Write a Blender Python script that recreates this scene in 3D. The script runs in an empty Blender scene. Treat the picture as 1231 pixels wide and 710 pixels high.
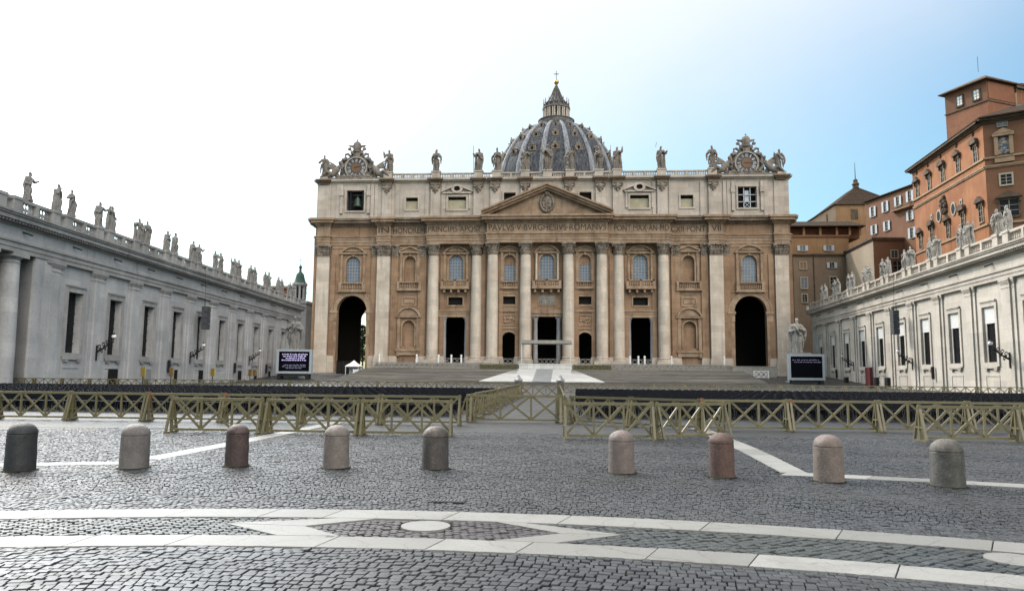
import bpy, bmesh, math, random
import numpy as np
from mathutils import Vector, Matrix, noise
random.seed(7)
PI = math.pi
SC = bpy.context.scene
COL = SC.collection

# ------------------------------------------------------------------ camera
cam_d = bpy.data.cameras.new('camera')
cam = bpy.data.objects.new('camera', cam_d); COL.objects.link(cam)
cam_d.sensor_width = 36.0; cam_d.sensor_fit = 'HORIZONTAL'
cam_d.lens = 881.4366 / 1231.0 * 36.0
cam_d.clip_start = 0.1; cam_d.clip_end = 5000
YAW, PIT, ROL = 0.07452480, 0.10736843, 0.00860226
F = Vector((-math.sin(YAW) * math.cos(PIT), math.cos(YAW) * math.cos(PIT), math.sin(PIT)))
R0 = Vector((math.cos(YAW), math.sin(YAW), 0)); U0 = R0.cross(F)
R1 = math.cos(ROL) * R0 + math.sin(ROL) * U0
U1 = -math.sin(ROL) * R0 + math.cos(ROL) * U0
CAM = Vector((4.614, 0, 1.75))
m4 = Matrix((R1, U1, -F)).transposed().to_4x4(); m4.translation = CAM
cam.matrix_world = m4
SC.camera = cam

# ------------------------------------------------------------------ sky, sun, exposure
SUN_AZ, SUN_EL = math.radians(-46), math.radians(40)      # azimuth measured from +Y towards +X
sun_dir = Vector((math.sin(SUN_AZ) * math.cos(SUN_EL), math.cos(SUN_AZ) * math.cos(SUN_EL), math.sin(SUN_EL)))
world = bpy.data.worlds.new('World'); SC.world = world; world.use_nodes = True
nt = world.node_tree; nt.nodes.clear()
def N(t, typ, **kw):
    n = t.nodes.new(typ)
    for k, v in kw.items(): setattr(n, k, v)
    return n
wo = N(nt, 'ShaderNodeOutputWorld'); bg = N(nt, 'ShaderNodeBackground')
sky = N(nt, 'ShaderNodeTexSky', sky_type='NISHITA', sun_disc=False)
sky.sun_elevation = SUN_EL; sky.sun_rotation = SUN_AZ
sky.air_density = 1.3; sky.dust_density = 1.6; sky.ozone_density = 1.0
bg.inputs['Strength'].default_value = 0.12
# thin bright high cloud spreading over the sunward part of the sky
tc = N(nt, 'ShaderNodeTexCoord')
dot = N(nt, 'ShaderNodeVectorMath', operation='DOT_PRODUCT'); dot.inputs[1].default_value = sun_dir
nt.links.new(tc.outputs['Generated'], dot.inputs[0])
cn = N(nt, 'ShaderNodeTexNoise'); cn.inputs['Scale'].default_value = 2.2; cn.inputs['Detail'].default_value = 5
nt.links.new(tc.outputs['Generated'], cn.inputs['Vector'])
ad = N(nt, 'ShaderNodeMath', operation='MULTIPLY_ADD'); ad.inputs[1].default_value = 0.34
sxz = N(nt, 'ShaderNodeSeparateXYZ'); nt.links.new(tc.outputs['Generated'], sxz.inputs[0])
az_ = N(nt, 'ShaderNodeMath', operation='MULTIPLY_ADD'); az_.inputs[1].default_value = 1.2
nt.links.new(sxz.outputs[2], az_.inputs[0]); nt.links.new(dot.outputs['Value'], az_.inputs[2])
nt.links.new(cn.outputs['Fac'], ad.inputs[0]); nt.links.new(az_.outputs[0], ad.inputs[2])
mr = N(nt, 'ShaderNodeMapRange', interpolation_type='SMOOTHSTEP')
mr.inputs['From Min'].default_value = 0.84; mr.inputs['From Max'].default_value = 1.58
nt.links.new(ad.outputs[0], mr.inputs['Value'])
mx = N(nt, 'ShaderNodeMix', data_type='RGBA')
mx.inputs[7].default_value = (7.8, 8.1, 8.4, 1)
tn = N(nt, 'ShaderNodeMix', data_type='RGBA', blend_type='MULTIPLY'); tn.inputs[0].default_value = 1.0; tn.inputs[7].default_value = (1.02, 1.36, 1.44, 1)
nt.links.new(sky.outputs[0], tn.inputs[6])
nt.links.new(mr.outputs[0], mx.inputs[0]); nt.links.new(tn.outputs[2], mx.inputs[6])
# bright sky patch added high behind the camera as a soft key light
dt2 = N(nt, 'ShaderNodeVectorMath', operation='DOT_PRODUCT'); dt2.inputs[1].default_value = Vector((0.42, -0.66, 0.66)).normalized()
nt.links.new(tc.outputs['Generated'], dt2.inputs[0])
a2 = N(nt, 'ShaderNodeMath', operation='MULTIPLY_ADD'); a2.inputs[1].default_value = 0.25
nt.links.new(cn.outputs['Fac'], a2.inputs[0]); nt.links.new(dt2.outputs['Value'], a2.inputs[2])
m2_ = N(nt, 'ShaderNodeMapRange', interpolation_type='SMOOTHSTEP'); m2_.inputs['From Min'].default_value = 0.93; m2_.inputs['From Max'].default_value = 1.10
nt.links.new(a2.outputs[0], m2_.inputs['Value'])
mx2 = N(nt, 'ShaderNodeMix', data_type='RGBA'); mx2.inputs[7].default_value = (40.0, 38.0, 35.5, 1)
nt.links.new(m2_.outputs[0], mx2.inputs[0]); nt.links.new(mx.outputs[2], mx2.inputs[6])
gl = N(nt, 'ShaderNodeMapRange', interpolation_type='SMOOTHSTEP'); gl.inputs['From Min'].default_value = 0.80; gl.inputs['From Max'].default_value = 1.0; gl.inputs['To Min'].default_value = 1.0; gl.inputs['To Max'].default_value = 8.0
nt.links.new(dot.outputs['Value'], gl.inputs['Value'])
gm = N(nt, 'ShaderNodeVectorMath', operation='SCALE'); nt.links.new(mx2.outputs[2], gm.inputs[0]); nt.links.new(gl.outputs[0], gm.inputs['Scale'])
nt.links.new(gm.outputs[0], bg.inputs['Color']); nt.links.new(bg.outputs[0], wo.inputs['Surface'])

sd = bpy.data.lights.new('sun', 'SUN'); sd.energy = 2.7; sd.angle = math.radians(1.0); sd.color = (1.0, 0.94, 0.84)
sun = bpy.data.objects.new('sun', sd); COL.objects.link(sun)
sun.rotation_euler = (-sun_dir).to_track_quat('-Z', 'Y').to_euler()
SC.view_settings.view_transform = 'Standard'; SC.view_settings.look = 'None'
SC.view_settings.exposure = 0.12; SC.view_settings.gamma = 1.0
SC.view_settings.use_curve_mapping = False
SC.cycles.max_bounces = 5; SC.cycles.diffuse_bounces = 1; SC.cycles.use_denoising = True

# ------------------------------------------------------------------ materials
MATS = {}
def new_mat(name):
    m = bpy.data.materials.new(name); m.use_nodes = True
    t = m.node_tree; b = t.nodes['Principled BSDF']
    MATS[name] = m
    return m, t, b
def mixc(t, fac, a, b, blend='MIX'):
    n = N(t, 'ShaderNodeMix', data_type='RGBA', blend_type=blend)
    for i, v in ((0, fac), (6, a), (7, b)):
        if isinstance(v, bpy.types.NodeSocket): t.links.new(v, n.inputs[i])
        elif i == 0: n.inputs[0].default_value = v
        else: n.inputs[i].default_value = (*v, 1) if len(v) == 3 else v
    return n.outputs[2]
def ramp(t, val, a, b, ia=0.0, ib=1.0):
    n = N(t, 'ShaderNodeMapRange'); t.links.new(val, n.inputs[0])
    n.inputs[1].default_value = a; n.inputs[2].default_value = b
    n.inputs[3].default_value = ia; n.inputs[4].default_value = ib
    return n.outputs[0]
def noise_n(t, vec, scale, detail=4, rough=0.55, stretch=None):
    n = N(t, 'ShaderNodeTexNoise'); n.inputs['Scale'].default_value = scale
    n.inputs['Detail'].default_value = detail; n.inputs['Roughness'].default_value = rough
    if stretch:
        mp = N(t, 'ShaderNodeMapping'); mp.inputs['Scale'].default_value = stretch
        t.links.new(vec, mp.inputs['Vector']); vec = mp.outputs[0]
    t.links.new(vec, n.inputs['Vector'])
    return n.outputs['Fac']
def stone(name, c1, c2, dirt=(0.10, 0.085, 0.07), dirt_amt=0.35, blocks=None, rough=0.8, patch=0.22, streak=0.5, bump=0.25):
    m, t, b = new_mat(name)
    co = N(t, 'ShaderNodeTexCoord').outputs['Object']
    big = noise_n(t, co, patch, 5, 0.6)
    col = mixc(t, ramp(t, big, 0.32, 0.68), c1, c2)
    fine = noise_n(t, co, 3.5, 5, 0.65)
    col = mixc(t, ramp(t, fine, 0.35, 0.75, 0, 0.35), col, tuple(x * 0.62 for x in c1))
    st = noise_n(t, co, 1.0, 4, 0.6, (1.1, 1.1, 0.09))
    st2 = noise_n(t, co, 0.35, 3, 0.6)
    mul = N(t, 'ShaderNodeMath', operation='MULTIPLY')
    t.links.new(ramp(t, st, 0.50, 0.72), mul.inputs[0]); t.links.new(ramp(t, st2, 0.38, 0.62, 0.15, 1), mul.inputs[1])
    ms = N(t, 'ShaderNodeMath', operation='MULTIPLY'); t.links.new(mul.outputs[0], ms.inputs[0]); ms.inputs[1].default_value = dirt_amt + streak * 0.3
    col = mixc(t, ms.outputs[0], col, dirt)
    h = fine
    if blocks:
        sx = N(t, 'ShaderNodeSeparateXYZ'); t.links.new(co, sx.inputs[0])
        a = N(t, 'ShaderNodeMath', operation='ADD'); t.links.new(sx.outputs[0], a.inputs[0]); t.links.new(sx.outputs[1], a.inputs[1])
        cx = N(t, 'ShaderNodeCombineXYZ'); t.links.new(a.outputs[0], cx.inputs[0]); t.links.new(sx.outputs[2], cx.inputs[1])
        br = N(t, 'ShaderNodeTexBrick'); t.links.new(cx.outputs[0], br.inputs['Vector'])
        br.inputs['Scale'].default_value = 1.0; br.inputs['Brick Width'].default_value = blocks[0]; br.inputs['Row Height'].default_value = blocks[1]
        br.inputs['Mortar Size'].default_value = blocks[2]; br.inputs['Mortar Smooth'].default_value = 0.1
        br.inputs['Color1'].default_value = (0.80, 0.80, 0.80, 1); br.inputs['Color2'].default_value = (1.12, 1.1, 1.08, 1)
        br.inputs['Mortar'].default_value = (0.5, 0.48, 0.45, 1)
        col = mixc(t, 0.6, col, br.outputs['Color'], 'MULTIPLY')
    t.links.new(col, b.inputs['Base Color']); b.inputs['Roughness'].default_value = rough
    b.inputs['Specular IOR Level'].default_value = 0.3
    bp = N(t, 'ShaderNodeBump'); bp.inputs['Strength'].default_value = bump; bp.inputs['Distance'].default_value = 0.06
    t.links.new(h, bp.inputs['Height']); t.links.new(bp.outputs[0], b.inputs['Normal'])
    return m
def plain(name, c, rough=0.5, metal=0.0, var=0.25, scale=4.0, spec=0.4, emit=None, c2=None):
    m, t, b = new_mat(name)
    co = N(t, 'ShaderNodeTexCoord').outputs['Object']
    f = noise_n(t, co, scale, 4, 0.6)
    col = mixc(t, ramp(t, f, 0.3, 0.7), tuple(x * (1 - var) for x in c), c2 or tuple(min(1, x * (1 + var)) for x in c))
    t.links.new(col, b.inputs['Base Color']); b.inputs['Roughness'].default_value = rough
    b.inputs['Metallic'].default_value = metal; b.inputs['Specular IOR Level'].default_value = spec
    if emit:
        b.inputs['Emission Color'].default_value = (*c, 1); b.inputs['Emission Strength'].default_value = emit
    return m

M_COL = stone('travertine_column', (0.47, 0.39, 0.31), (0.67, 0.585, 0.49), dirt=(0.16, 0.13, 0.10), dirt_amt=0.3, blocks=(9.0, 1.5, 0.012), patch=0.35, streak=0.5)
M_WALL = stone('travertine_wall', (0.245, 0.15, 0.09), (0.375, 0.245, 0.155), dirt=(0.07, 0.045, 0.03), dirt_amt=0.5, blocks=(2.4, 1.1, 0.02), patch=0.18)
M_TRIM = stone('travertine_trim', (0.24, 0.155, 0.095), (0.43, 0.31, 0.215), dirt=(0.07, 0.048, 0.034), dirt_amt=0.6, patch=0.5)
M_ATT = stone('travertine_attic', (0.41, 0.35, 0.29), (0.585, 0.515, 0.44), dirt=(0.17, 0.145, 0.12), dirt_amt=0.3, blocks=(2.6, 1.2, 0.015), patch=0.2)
M_DARKTRIM = stone('dark_cornice_stone', (0.14, 0.10, 0.07), (0.30, 0.22, 0.16), dirt=(0.09, 0.07, 0.055), dirt_amt=0.5, patch=0.4)  # darker brown stone for part of the cornices
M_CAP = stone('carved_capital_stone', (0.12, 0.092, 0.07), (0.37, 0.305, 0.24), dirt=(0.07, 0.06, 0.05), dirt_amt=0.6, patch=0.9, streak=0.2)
M_WINGL = stone('wing_travertine', (0.36, 0.352, 0.352), (0.52, 0.51, 0.505), dirt=(0.17, 0.16, 0.15), dirt_amt=0.32, blocks=(3.0, 1.5, 0.008), patch=0.16)  # greyer copy: the left wing's shade is put into the colour
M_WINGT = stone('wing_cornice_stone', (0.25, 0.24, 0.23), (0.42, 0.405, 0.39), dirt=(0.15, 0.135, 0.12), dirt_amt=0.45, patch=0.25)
M_WINGR = stone('wing_travertine_sunlit', (0.44, 0.395, 0.335), (0.57, 0.525, 0.46), dirt=(0.25, 0.205, 0.16), dirt_amt=0.35, blocks=(3.0, 1.5, 0.008), patch=0.16)  # same travertine as the left wing, sunlit warmth put into the colour
M_WINGRT = stone('wing_cornice_sunlit', (0.36, 0.315, 0.26), (0.53, 0.475, 0.41), dirt=(0.24, 0.20, 0.17), dirt_amt=0.35, patch=0.25)  # cornice copy, likewise tinted for the sunlit wing
M_LANT = stone('lantern_lead_and_stone', (0.085, 0.08, 0.078), (0.21, 0.195, 0.18), dirt=(0.04, 0.038, 0.036), dirt_amt=0.5, patch=0.6)
M_STAT = stone('statue_stone', (0.15, 0.14, 0.13), (0.30, 0.285, 0.265), dirt=(0.055, 0.05, 0.046), dirt_amt=0.5, patch=1.4, streak=0.3)
M_STATF = stone('statue_stone_soiled', (0.12, 0.10, 0.083), (0.31, 0.265, 0.22), dirt=(0.04, 0.034, 0.028), dirt_amt=0.55, patch=0.8, streak=0.3)
M_STATR = stone('statue_stone_pale', (0.25, 0.228, 0.20), (0.42, 0.39, 0.35), dirt=(0.08, 0.07, 0.058), dirt_amt=0.55, patch=1.2, streak=0.3)
M_STEP = stone('step_stone', (0.20, 0.18, 0.155), (0.32, 0.295, 0.26), dirt=(0.08, 0.072, 0.062), dirt_amt=0.6, patch=0.25)
def mk_step():
    m, t, b = new_mat('weathered_step_stone')
    co = N(t, 'ShaderNodeTexCoord').outputs['Object']
    f = noise_n(t, co, 1.0, 5, 0.7, (.05, .9, 5.0)); g = noise_n(t, co, 1.0, 4, 0.6, (.35, 2.2, 2.2))
    col = mixc(t, ramp(t, f, 0.38, 0.62), (0.075, 0.068, 0.058), (0.27, 0.25, 0.22))
    col = mixc(t, ramp(t, g, 0.45, 0.7, 0, 0.6), col, (0.09, 0.082, 0.07))
    t.links.new(col, b.inputs['Base Color']); b.inputs['Roughness'].default_value = 0.8
    return m
M_STEP = mk_step()
M_MARB = stone('white_marble', (0.50, 0.49, 0.465), (0.62, 0.61, 0.58), dirt=(0.45, 0.43, 0.4), dirt_amt=0.2, blocks=(2.2, 1.1, 0.02), rough=0.5, patch=0.2)
M_GREYC = stone('grey_granite_column', (0.22, 0.22, 0.225), (0.32, 0.32, 0.325), dirt_amt=0.2, patch=0.6, rough=0.5)
M_ORANGE = stone('orange_plaster', (0.25, 0.094, 0.038), (0.36, 0.16, 0.071), dirt=(0.13, 0.06, 0.035), dirt_amt=0.6, patch=0.22, streak=0.8)
M_BRICKR = stone('red_brick', (0.24, 0.095, 0.048), (0.32, 0.14, 0.075), dirt=(0.18, 0.08, 0.045), dirt_amt=0.4, blocks=(0.6, 0.18, 0.02), patch=0.25)
M_BRPL = stone('brown_plaster', (0.155, 0.07, 0.038), (0.235, 0.115, 0.062), dirt=(0.15, 0.09, 0.055), dirt_amt=0.55, patch=0.16, streak=0.8)
M_OCHRE = stone('ochre_plaster', (0.25, 0.14, 0.065), (0.34, 0.21, 0.105), dirt=(0.18, 0.11, 0.06), dirt_amt=0.5, patch=0.2, streak=0.8)
M_TAUPE = stone('grey_brown_plaster', (0.19, 0.135, 0.092), (0.26, 0.195, 0.135), dirt=(0.14, 0.10, 0.07), dirt_amt=0.5, patch=0.16, streak=0.8)
M_TANW = stone('tan_plaster', (0.28, 0.22, 0.155), (0.36, 0.295, 0.215), dirt=(0.2, 0.16, 0.11), dirt_amt=0.4, patch=0.2)
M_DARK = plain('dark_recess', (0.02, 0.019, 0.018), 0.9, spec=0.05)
M_INT = plain('portico_interior', (0.02, 0.017, 0.014), 0.9, spec=0.05)  # near black: the unlit interior's shade is put into the base colour
M_IRON = plain('wrought_iron', (0.02, 0.02, 0.022), 0.5, 0.3)
M_GLASSB = plain('leaded_glass', (0.13, 0.165, 0.22), 0.25, 0.0, 0.2, 0.8, spec=0.7)
M_GLASSD = plain('dark_glass', (0.014, 0.015, 0.017), 0.4, 0.0, 0.4, 1.5, spec=0.2)
M_MUNT = plain('window_lead_bar', (0.27, 0.26, 0.25), 0.6)
M_BLIND = plain('khaki_blind', (0.36, 0.32, 0.22), 0.8, var=0.15, scale=0.8)
M_BLINDW = plain('window_blind_board', (0.60, 0.585, 0.56), 0.6, var=0.06)
M_WHITE = plain('white_paint', (0.76, 0.76, 0.75), 0.5, var=0.06)
M_GREYP = plain('grey_shutter_paint', (0.44, 0.47, 0.50), 0.6, var=0.1)
M_SCRF = plain('screen_housing', (0.34, 0.38, 0.41), 0.45, var=0.08)
M_SCR = plain('screen_face', (0.003, 0.0035, 0.006), 0.6, spec=0.04)
M_SCRT = plain('screen_text_lilac', (0.62, 0.55, 0.95), 0.5, var=0.25, scale=9, emit=0.5)
M_SCRD = plain('screen_text_dim', (0.25, 0.23, 0.38), 0.5, var=0.2, scale=9, emit=0.22)
M_BELL = plain('bell_bronze', (0.05, 0.075, 0.06), 0.5, 0.6)
M_GOLD = plain('gilded_ball', (0.55, 0.36, 0.12), 0.35, 0.8, 0.2)
M_GREEN = plain('verdigris_copper', (0.05, 0.095, 0.075), 0.7, 0.1, 0.35, 1.2)
M_TILE = None
M_CHAIR = plain('black_plastic', (0.007, 0.0075, 0.011), 0.6, var=0.3, scale=0.7, spec=0.12)
M_CHLEG = plain('dark_steel_tube', (0.03, 0.03, 0.034), 0.35, 0.6)
M_RED = plain('dull_red_paint', (0.085, 0.014, 0.016), 0.55)
M_YEL = plain('yellow_board', (0.42, 0.30, 0.05), 0.55)
M_AMBER = plain('amber_board', (0.28, 0.18, 0.06), 0.55)
M_BLUE = plain('blue_enamel', (0.05, 0.10, 0.42), 0.4)
M_HEDGE = plain('clipped_hedge', (0.095, 0.09, 0.048), 0.9, var=0.6, scale=3, spec=0.1)
M_LEAF = plain('dark_foliage', (0.035, 0.05, 0.022), 0.8, var=0.5, scale=1.2, spec=0.2)
M_BARK = plain('bark', (0.07, 0.05, 0.035), 0.9)
M_POST = plain('dark_weathered_stone', (0.085, 0.075, 0.062), 0.85, var=0.35, scale=3)
M_PARA = stone('parapet_marble', (0.66, 0.65, 0.62), (0.76, 0.75, 0.72), dirt=(0.4, 0.38, 0.35), dirt_amt=0.25, blocks=(1.4, 1.2, 0.03), rough=0.5, patch=0.3)
M_TENT = plain('white_canvas', (0.74, 0.74, 0.73), 0.7, var=0.06)
M_CONC = plain('pale_concrete', (0.27, 0.255, 0.225), 0.8, var=0.2, scale=1.2)
M_ORNG = plain('orange_band', (0.20, 0.075, 0.03), 0.6)
M_MOS = None

def mk_tile():
    m, t, b = new_mat('terracotta_roof_tile')
    co = N(t, 'ShaderNodeTexCoord').outputs['Object']
    f = noise_n(t, co, 1.4, 5, 0.7)
    col = mixc(t, ramp(t, f, 0.3, 0.7), (0.03, 0.02, 0.014), (0.08, 0.054, 0.037))
    w = N(t, 'ShaderNodeTexWave', wave_type='BANDS', bands_direction='X'); w.inputs['Scale'].default_value = 1.1
    t.links.new(co, w.inputs['Vector'])
    bp = N(t, 'ShaderNodeBump'); bp.inputs['Strength'].default_value = 0.8; bp.inputs['Distance'].default_value = 0.12
    t.links.new(w.outputs['Fac'], bp.inputs['Height']); t.links.new(bp.outputs[0], b.inputs['Normal'])
    col = mixc(t, ramp(t, w.outputs['Fac'], 0.0, 0.5, 0.45, 0.0), col, (0.03, 0.02, 0.015))
    t.links.new(col, b.inputs['Base Color']); b.inputs['Roughness'].default_value = 0.9; b.inputs['Specular IOR Level'].default_value = 0.08
    return m
M_TILE = mk_tile()
def mk_lead():
    m, t, b = new_mat('dome_lead_sheet')
    co = N(t, 'ShaderNodeTexCoord').outputs['Object']
    st = noise_n(t, co, 1.0, 5, 0.7, (2.0, 2.0, 0.06))
    col = mixc(t, ramp(t, st, 0.40, 0.64), (0.022, 0.023, 0.026), (0.135, 0.14, 0.152))
    f = noise_n(t, co, 0.5, 4, 0.6)
    col = mixc(t, ramp(t, f, 0.45, 0.7, 0, 0.6), col, (0.05, 0.05, 0.058))
    t.links.new(col, b.inputs['Base Color']); b.inputs['Roughness'].default_value = 0.8; b.inputs['Specular IOR Level'].default_value = 0.15
    return m
M_LEAD = mk_lead()
def mk_leadrib():
    m, t, b = new_mat('dome_rib_lead')
    co = N(t, 'ShaderNodeTexCoord').outputs['Object']
    st = noise_n(t, co, 1.3, 5, 0.65, (1.2, 1.2, 0.08))
    col = mixc(t, ramp(t, st, 0.33, 0.62), (0.10, 0.104, 0.112), (0.29, 0.30, 0.32))
    t.links.new(col, b.inputs['Base Color']); b.inputs['Roughness'].default_value = 0.75; b.inputs['Specular IOR Level'].default_value = 0.2
    return m
M_RIB = mk_leadrib()
def mk_mosaic():
    m, t, b = new_mat('mosaic_panel_tesserae')
    co = N(t, 'ShaderNodeTexCoord').outputs['Object']
    f = noise_n(t, co, 1.1, 3, 0.5); g = noise_n(t, co, 1.7, 3, 0.5, (1, 1, 1.4))
    col = mixc(t, ramp(t, f, 0.42, 0.56), (0.26, 0.19, 0.09), (0.04, 0.085, 0.14))
    col = mixc(t, ramp(t, g, 0.52, 0.60), col, (0.42, 0.30, 0.22))
    t.links.new(col, b.inputs['Base Color']); b.inputs['Roughness'].default_value = 0.5
    return m
M_MOS = mk_mosaic()
def mk_barrier():
    m, t, b = new_mat('olive_painted_timber')
    co = N(t, 'ShaderNodeTexCoord').outputs['Object']
    f = noise_n(t, co, 5, 5, 0.65); g = noise_n(t, co, 1.1, 3, 0.5)
    col = mixc(t, ramp(t, f, 0.35, 0.75), (0.155, 0.13, 0.057), (0.085, 0.07, 0.034))
    col = mixc(t, ramp(t, g, 0.55, 0.75, 0, 0.5), col, (0.16, 0.125, 0.065))
    oi = N(t, 'ShaderNodeObjectInfo'); col = mixc(t, ramp(t, oi.outputs['Random'], 0, 1, 0.0, 0.5), col, (0.10, 0.088, 0.05))
    sc_ = noise_n(t, co, 9, 4, 0.75); col = mixc(t, ramp(t, sc_, 0.62, 0.70), col, (0.085, 0.07, 0.05))
    t.links.new(col, b.inputs['Base Color']); b.inputs['Roughness'].default_value = 0.45
    return m
M_BAR = mk_barrier()
def granite(name, a, bcol, c):
    m, t, b = new_mat(name)
    co = N(t, 'ShaderNodeTexCoord').outputs['Object']
    f = noise_n(t, co, 42, 4, 0.8); g = noise_n(t, co, 5.5, 6, 0.75); s = noise_n(t, co, 5.0, 4, 0.6, (1.2, 1.2, 0.22))
    col = mixc(t, ramp(t, f, 0.38, 0.62), tuple(x * .75 for x in a), tuple(min(1, x * 1.12) for x in bcol))
    col = mixc(t, 1.0, mixc(t, ramp(t, g, 0.40, 0.66, 0, 0.9), col, c), (0.43, 0.415, 0.40), 'MULTIPLY')
    col = mixc(t, ramp(t, s, 0.48, 0.66, 0, 0.85), col, tuple(x * 0.45 for x in c))
    col = mixc(t, ramp(t, noise_n(t, co, 2.2, 5, 0.7), 0.5, 0.64, 0, 0.6), col, tuple(x * 0.75 for x in c))
    t.links.new(col, b.inputs['Base Color'])
    t.links.new(ramp(t, g, 0.3, 0.7, 0.5, 0.75), b.inputs['Roughness'])
    bp = N(t, 'ShaderNodeBump'); bp.inputs['Strength'].default_value = 0.7; bp.inputs['Distance'].default_value = 0.02
    t.links.new(noise_n(t, co, 38, 5, 0.7), bp.inputs['Height']); t.links.new(bp.outputs[0], b.inputs['Normal'])
    return m

def cobble_mat(name, c1, c2, c3, island=True):
    m, t, b = new_mat(name)
    geo = N(t, 'ShaderNodeNewGeometry'); co = geo.outputs['Position']
    if island: rnd = geo.outputs['Random Per Island']
    else:
        dn = N(t, 'ShaderNodeTexNoise'); dn.inputs['Scale'].default_value = 1.7; t.links.new(co, dn.inputs['Vector'])
        sb = N(t, 'ShaderNodeVectorMath', operation='MULTIPLY_ADD'); sb.inputs[1].default_value = (0.16, 0.16, 0); t.links.new(dn.outputs['Color'], sb.inputs[0]); t.links.new(co, sb.inputs[2])
        br = N(t, 'ShaderNodeTexBrick'); t.links.new(sb.outputs[0], br.inputs['Vector'])
        br.inputs['Scale'].default_value = 1; br.inputs['Brick Width'].default_value = 0.125; br.inputs['Row Height'].default_value = 0.14
        br.inputs['Mortar Size'].default_value = 0.011; br.inputs['Mortar Smooth'].default_value = 0.6
        br.inputs['Color1'].default_value = (0, 0, 0, 1); br.inputs['Color2'].default_value = (1, 1, 1, 1); br.inputs['Mortar'].default_value = (0.5, 0.5, 0.5, 1)
        rnd = br.outputs['Color']
    rr = N(t, 'ShaderNodeMapRange'); t.links.new(rnd, rr.inputs[0])
    col = mixc(t, rr.outputs[0], c1, c2)
    p = noise_n(t, co, 0.5, 4, 0.6); f = noise_n(t, co, 28, 4, 0.7)
    col = mixc(t, ramp(t, p, 0.42, 0.68, 0, 0.7), col, c3)
    col = mixc(t, ramp(t, noise_n(t, co, 2.6, 5, 0.7), 0.5, 0.72, 0, 0.55), col, tuple(x * 0.55 for x in c3))
    col = mixc(t, ramp(t, f, 0.4, 0.8, 0, 0.5), col, tuple(x * 0.5 for x in c1))
    col = mixc(t, ramp(t, noise_n(t, co, 0.16, 4, 0.6), 0.42, 0.62, 0, 0.6), col, tuple(x * 0.62 for x in c1))
    if not island: col = mixc(t, br.outputs['Fac'], col, (0.035, 0.034, 0.028))
    t.links.new(col, b.inputs['Base Color'])
    t.links.new(ramp(t, noise_n(t, co, 1.3, 4, 0.6), 0.3, 0.7, 0.34, 0.56), b.inputs['Roughness'])
    b.inputs['Specular IOR Level'].default_value = 0.36 if island else 0.2
    bp = N(t, 'ShaderNodeBump'); bp.inputs['Strength'].default_value = 0.5; bp.inputs['Distance'].default_value = 0.006
    t.links.new(f, bp.inputs['Height'])
    if not island:
        bp2 = N(t, 'ShaderNodeBump', invert=True); bp2.inputs['Strength'].default_value = 0.7; bp2.inputs['Distance'].default_value = 0.02
        t.links.new(br.outputs['Fac'], bp2.inputs['Height']); t.links.new(bp2.outputs[0], bp.inputs['Normal'])
    t.links.new(bp.outputs[0], b.inputs['Normal'])
    return m
M_COB = cobble_mat('basalt_cobble', (0.026, 0.027, 0.030), (0.072, 0.074, 0.079), (0.056, 0.055, 0.052))
M_COBG = cobble_mat('mossy_basalt_cobble', (0.028, 0.031, 0.032), (0.066, 0.07, 0.07), (0.052, 0.055, 0.045))
M_COBR = cobble_mat('porphyry_cobble', (0.034, 0.027, 0.029), (0.07, 0.056, 0.058), (0.05, 0.042, 0.041))
M_COBF = cobble_mat('distant_cobble', (0.026, 0.027, 0.030), (0.068, 0.07, 0.075), (0.056, 0.055, 0.052), island=False)
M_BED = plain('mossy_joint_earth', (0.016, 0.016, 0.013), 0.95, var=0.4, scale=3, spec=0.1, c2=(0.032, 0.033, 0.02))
def mk_slab():
    m, t, b = new_mat('travertine_paving_slab')
    geo = N(t, 'ShaderNodeNewGeometry'); co = geo.outputs['Position']
    col = mixc(t, geo.outputs['Random Per Island'], (0.175, 0.17, 0.157), (0.26, 0.253, 0.236))
    pits = noise_n(t, co, 30, 5, 0.75, (1, 2.2, 1)); big = noise_n(t, co, 1.6, 5, 0.65)
    col = mixc(t, ramp(t, pits, 0.52, 0.66, 0, 0.7), col, (0.10, 0.094, 0.082))
    col = mixc(t, ramp(t, big, 0.45, 0.75, 0, 0.6), col, (0.15, 0.142, 0.126))
    vo = N(t, 'ShaderNodeTexVoronoi', feature='DISTANCE_TO_EDGE'); vo.inputs['Scale'].default_value = 1.15
    wv = N(t, 'ShaderNodeVectorMath', operation='MULTIPLY_ADD'); wn = N(t, 'ShaderNodeTexNoise'); wn.inputs['Scale'].default_value = 3.0; wn.inputs['Detail'].default_value = 4; t.links.new(co, wn.inputs['Vector'])
    wv.inputs[1].default_value = (0.35, 0.35, 0); t.links.new(wn.outputs['Color'], wv.inputs[0]); t.links.new(co, wv.inputs[2]); t.links.new(wv.outputs[0], vo.inputs['Vector'])
    col = mixc(t, ramp(t, vo.outputs['Distance'], 0.003, 0.010, 0.4, 0.0), col, (0.06, 0.055, 0.046))
    t.links.new(col, b.inputs['Base Color']); b.inputs['Specular IOR Level'].default_value = 0.3; b.inputs['Roughness'].default_value = 0.48
    bp = N(t, 'ShaderNodeBump'); bp.inputs['Strength'].default_value = 0.4; bp.inputs['Distance'].default_value = 0.008
    t.links.new(pits, bp.inputs['Height']); t.links.new(bp.outputs[0], b.inputs['Normal'])
    return m
M_SLAB = mk_slab()

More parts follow.
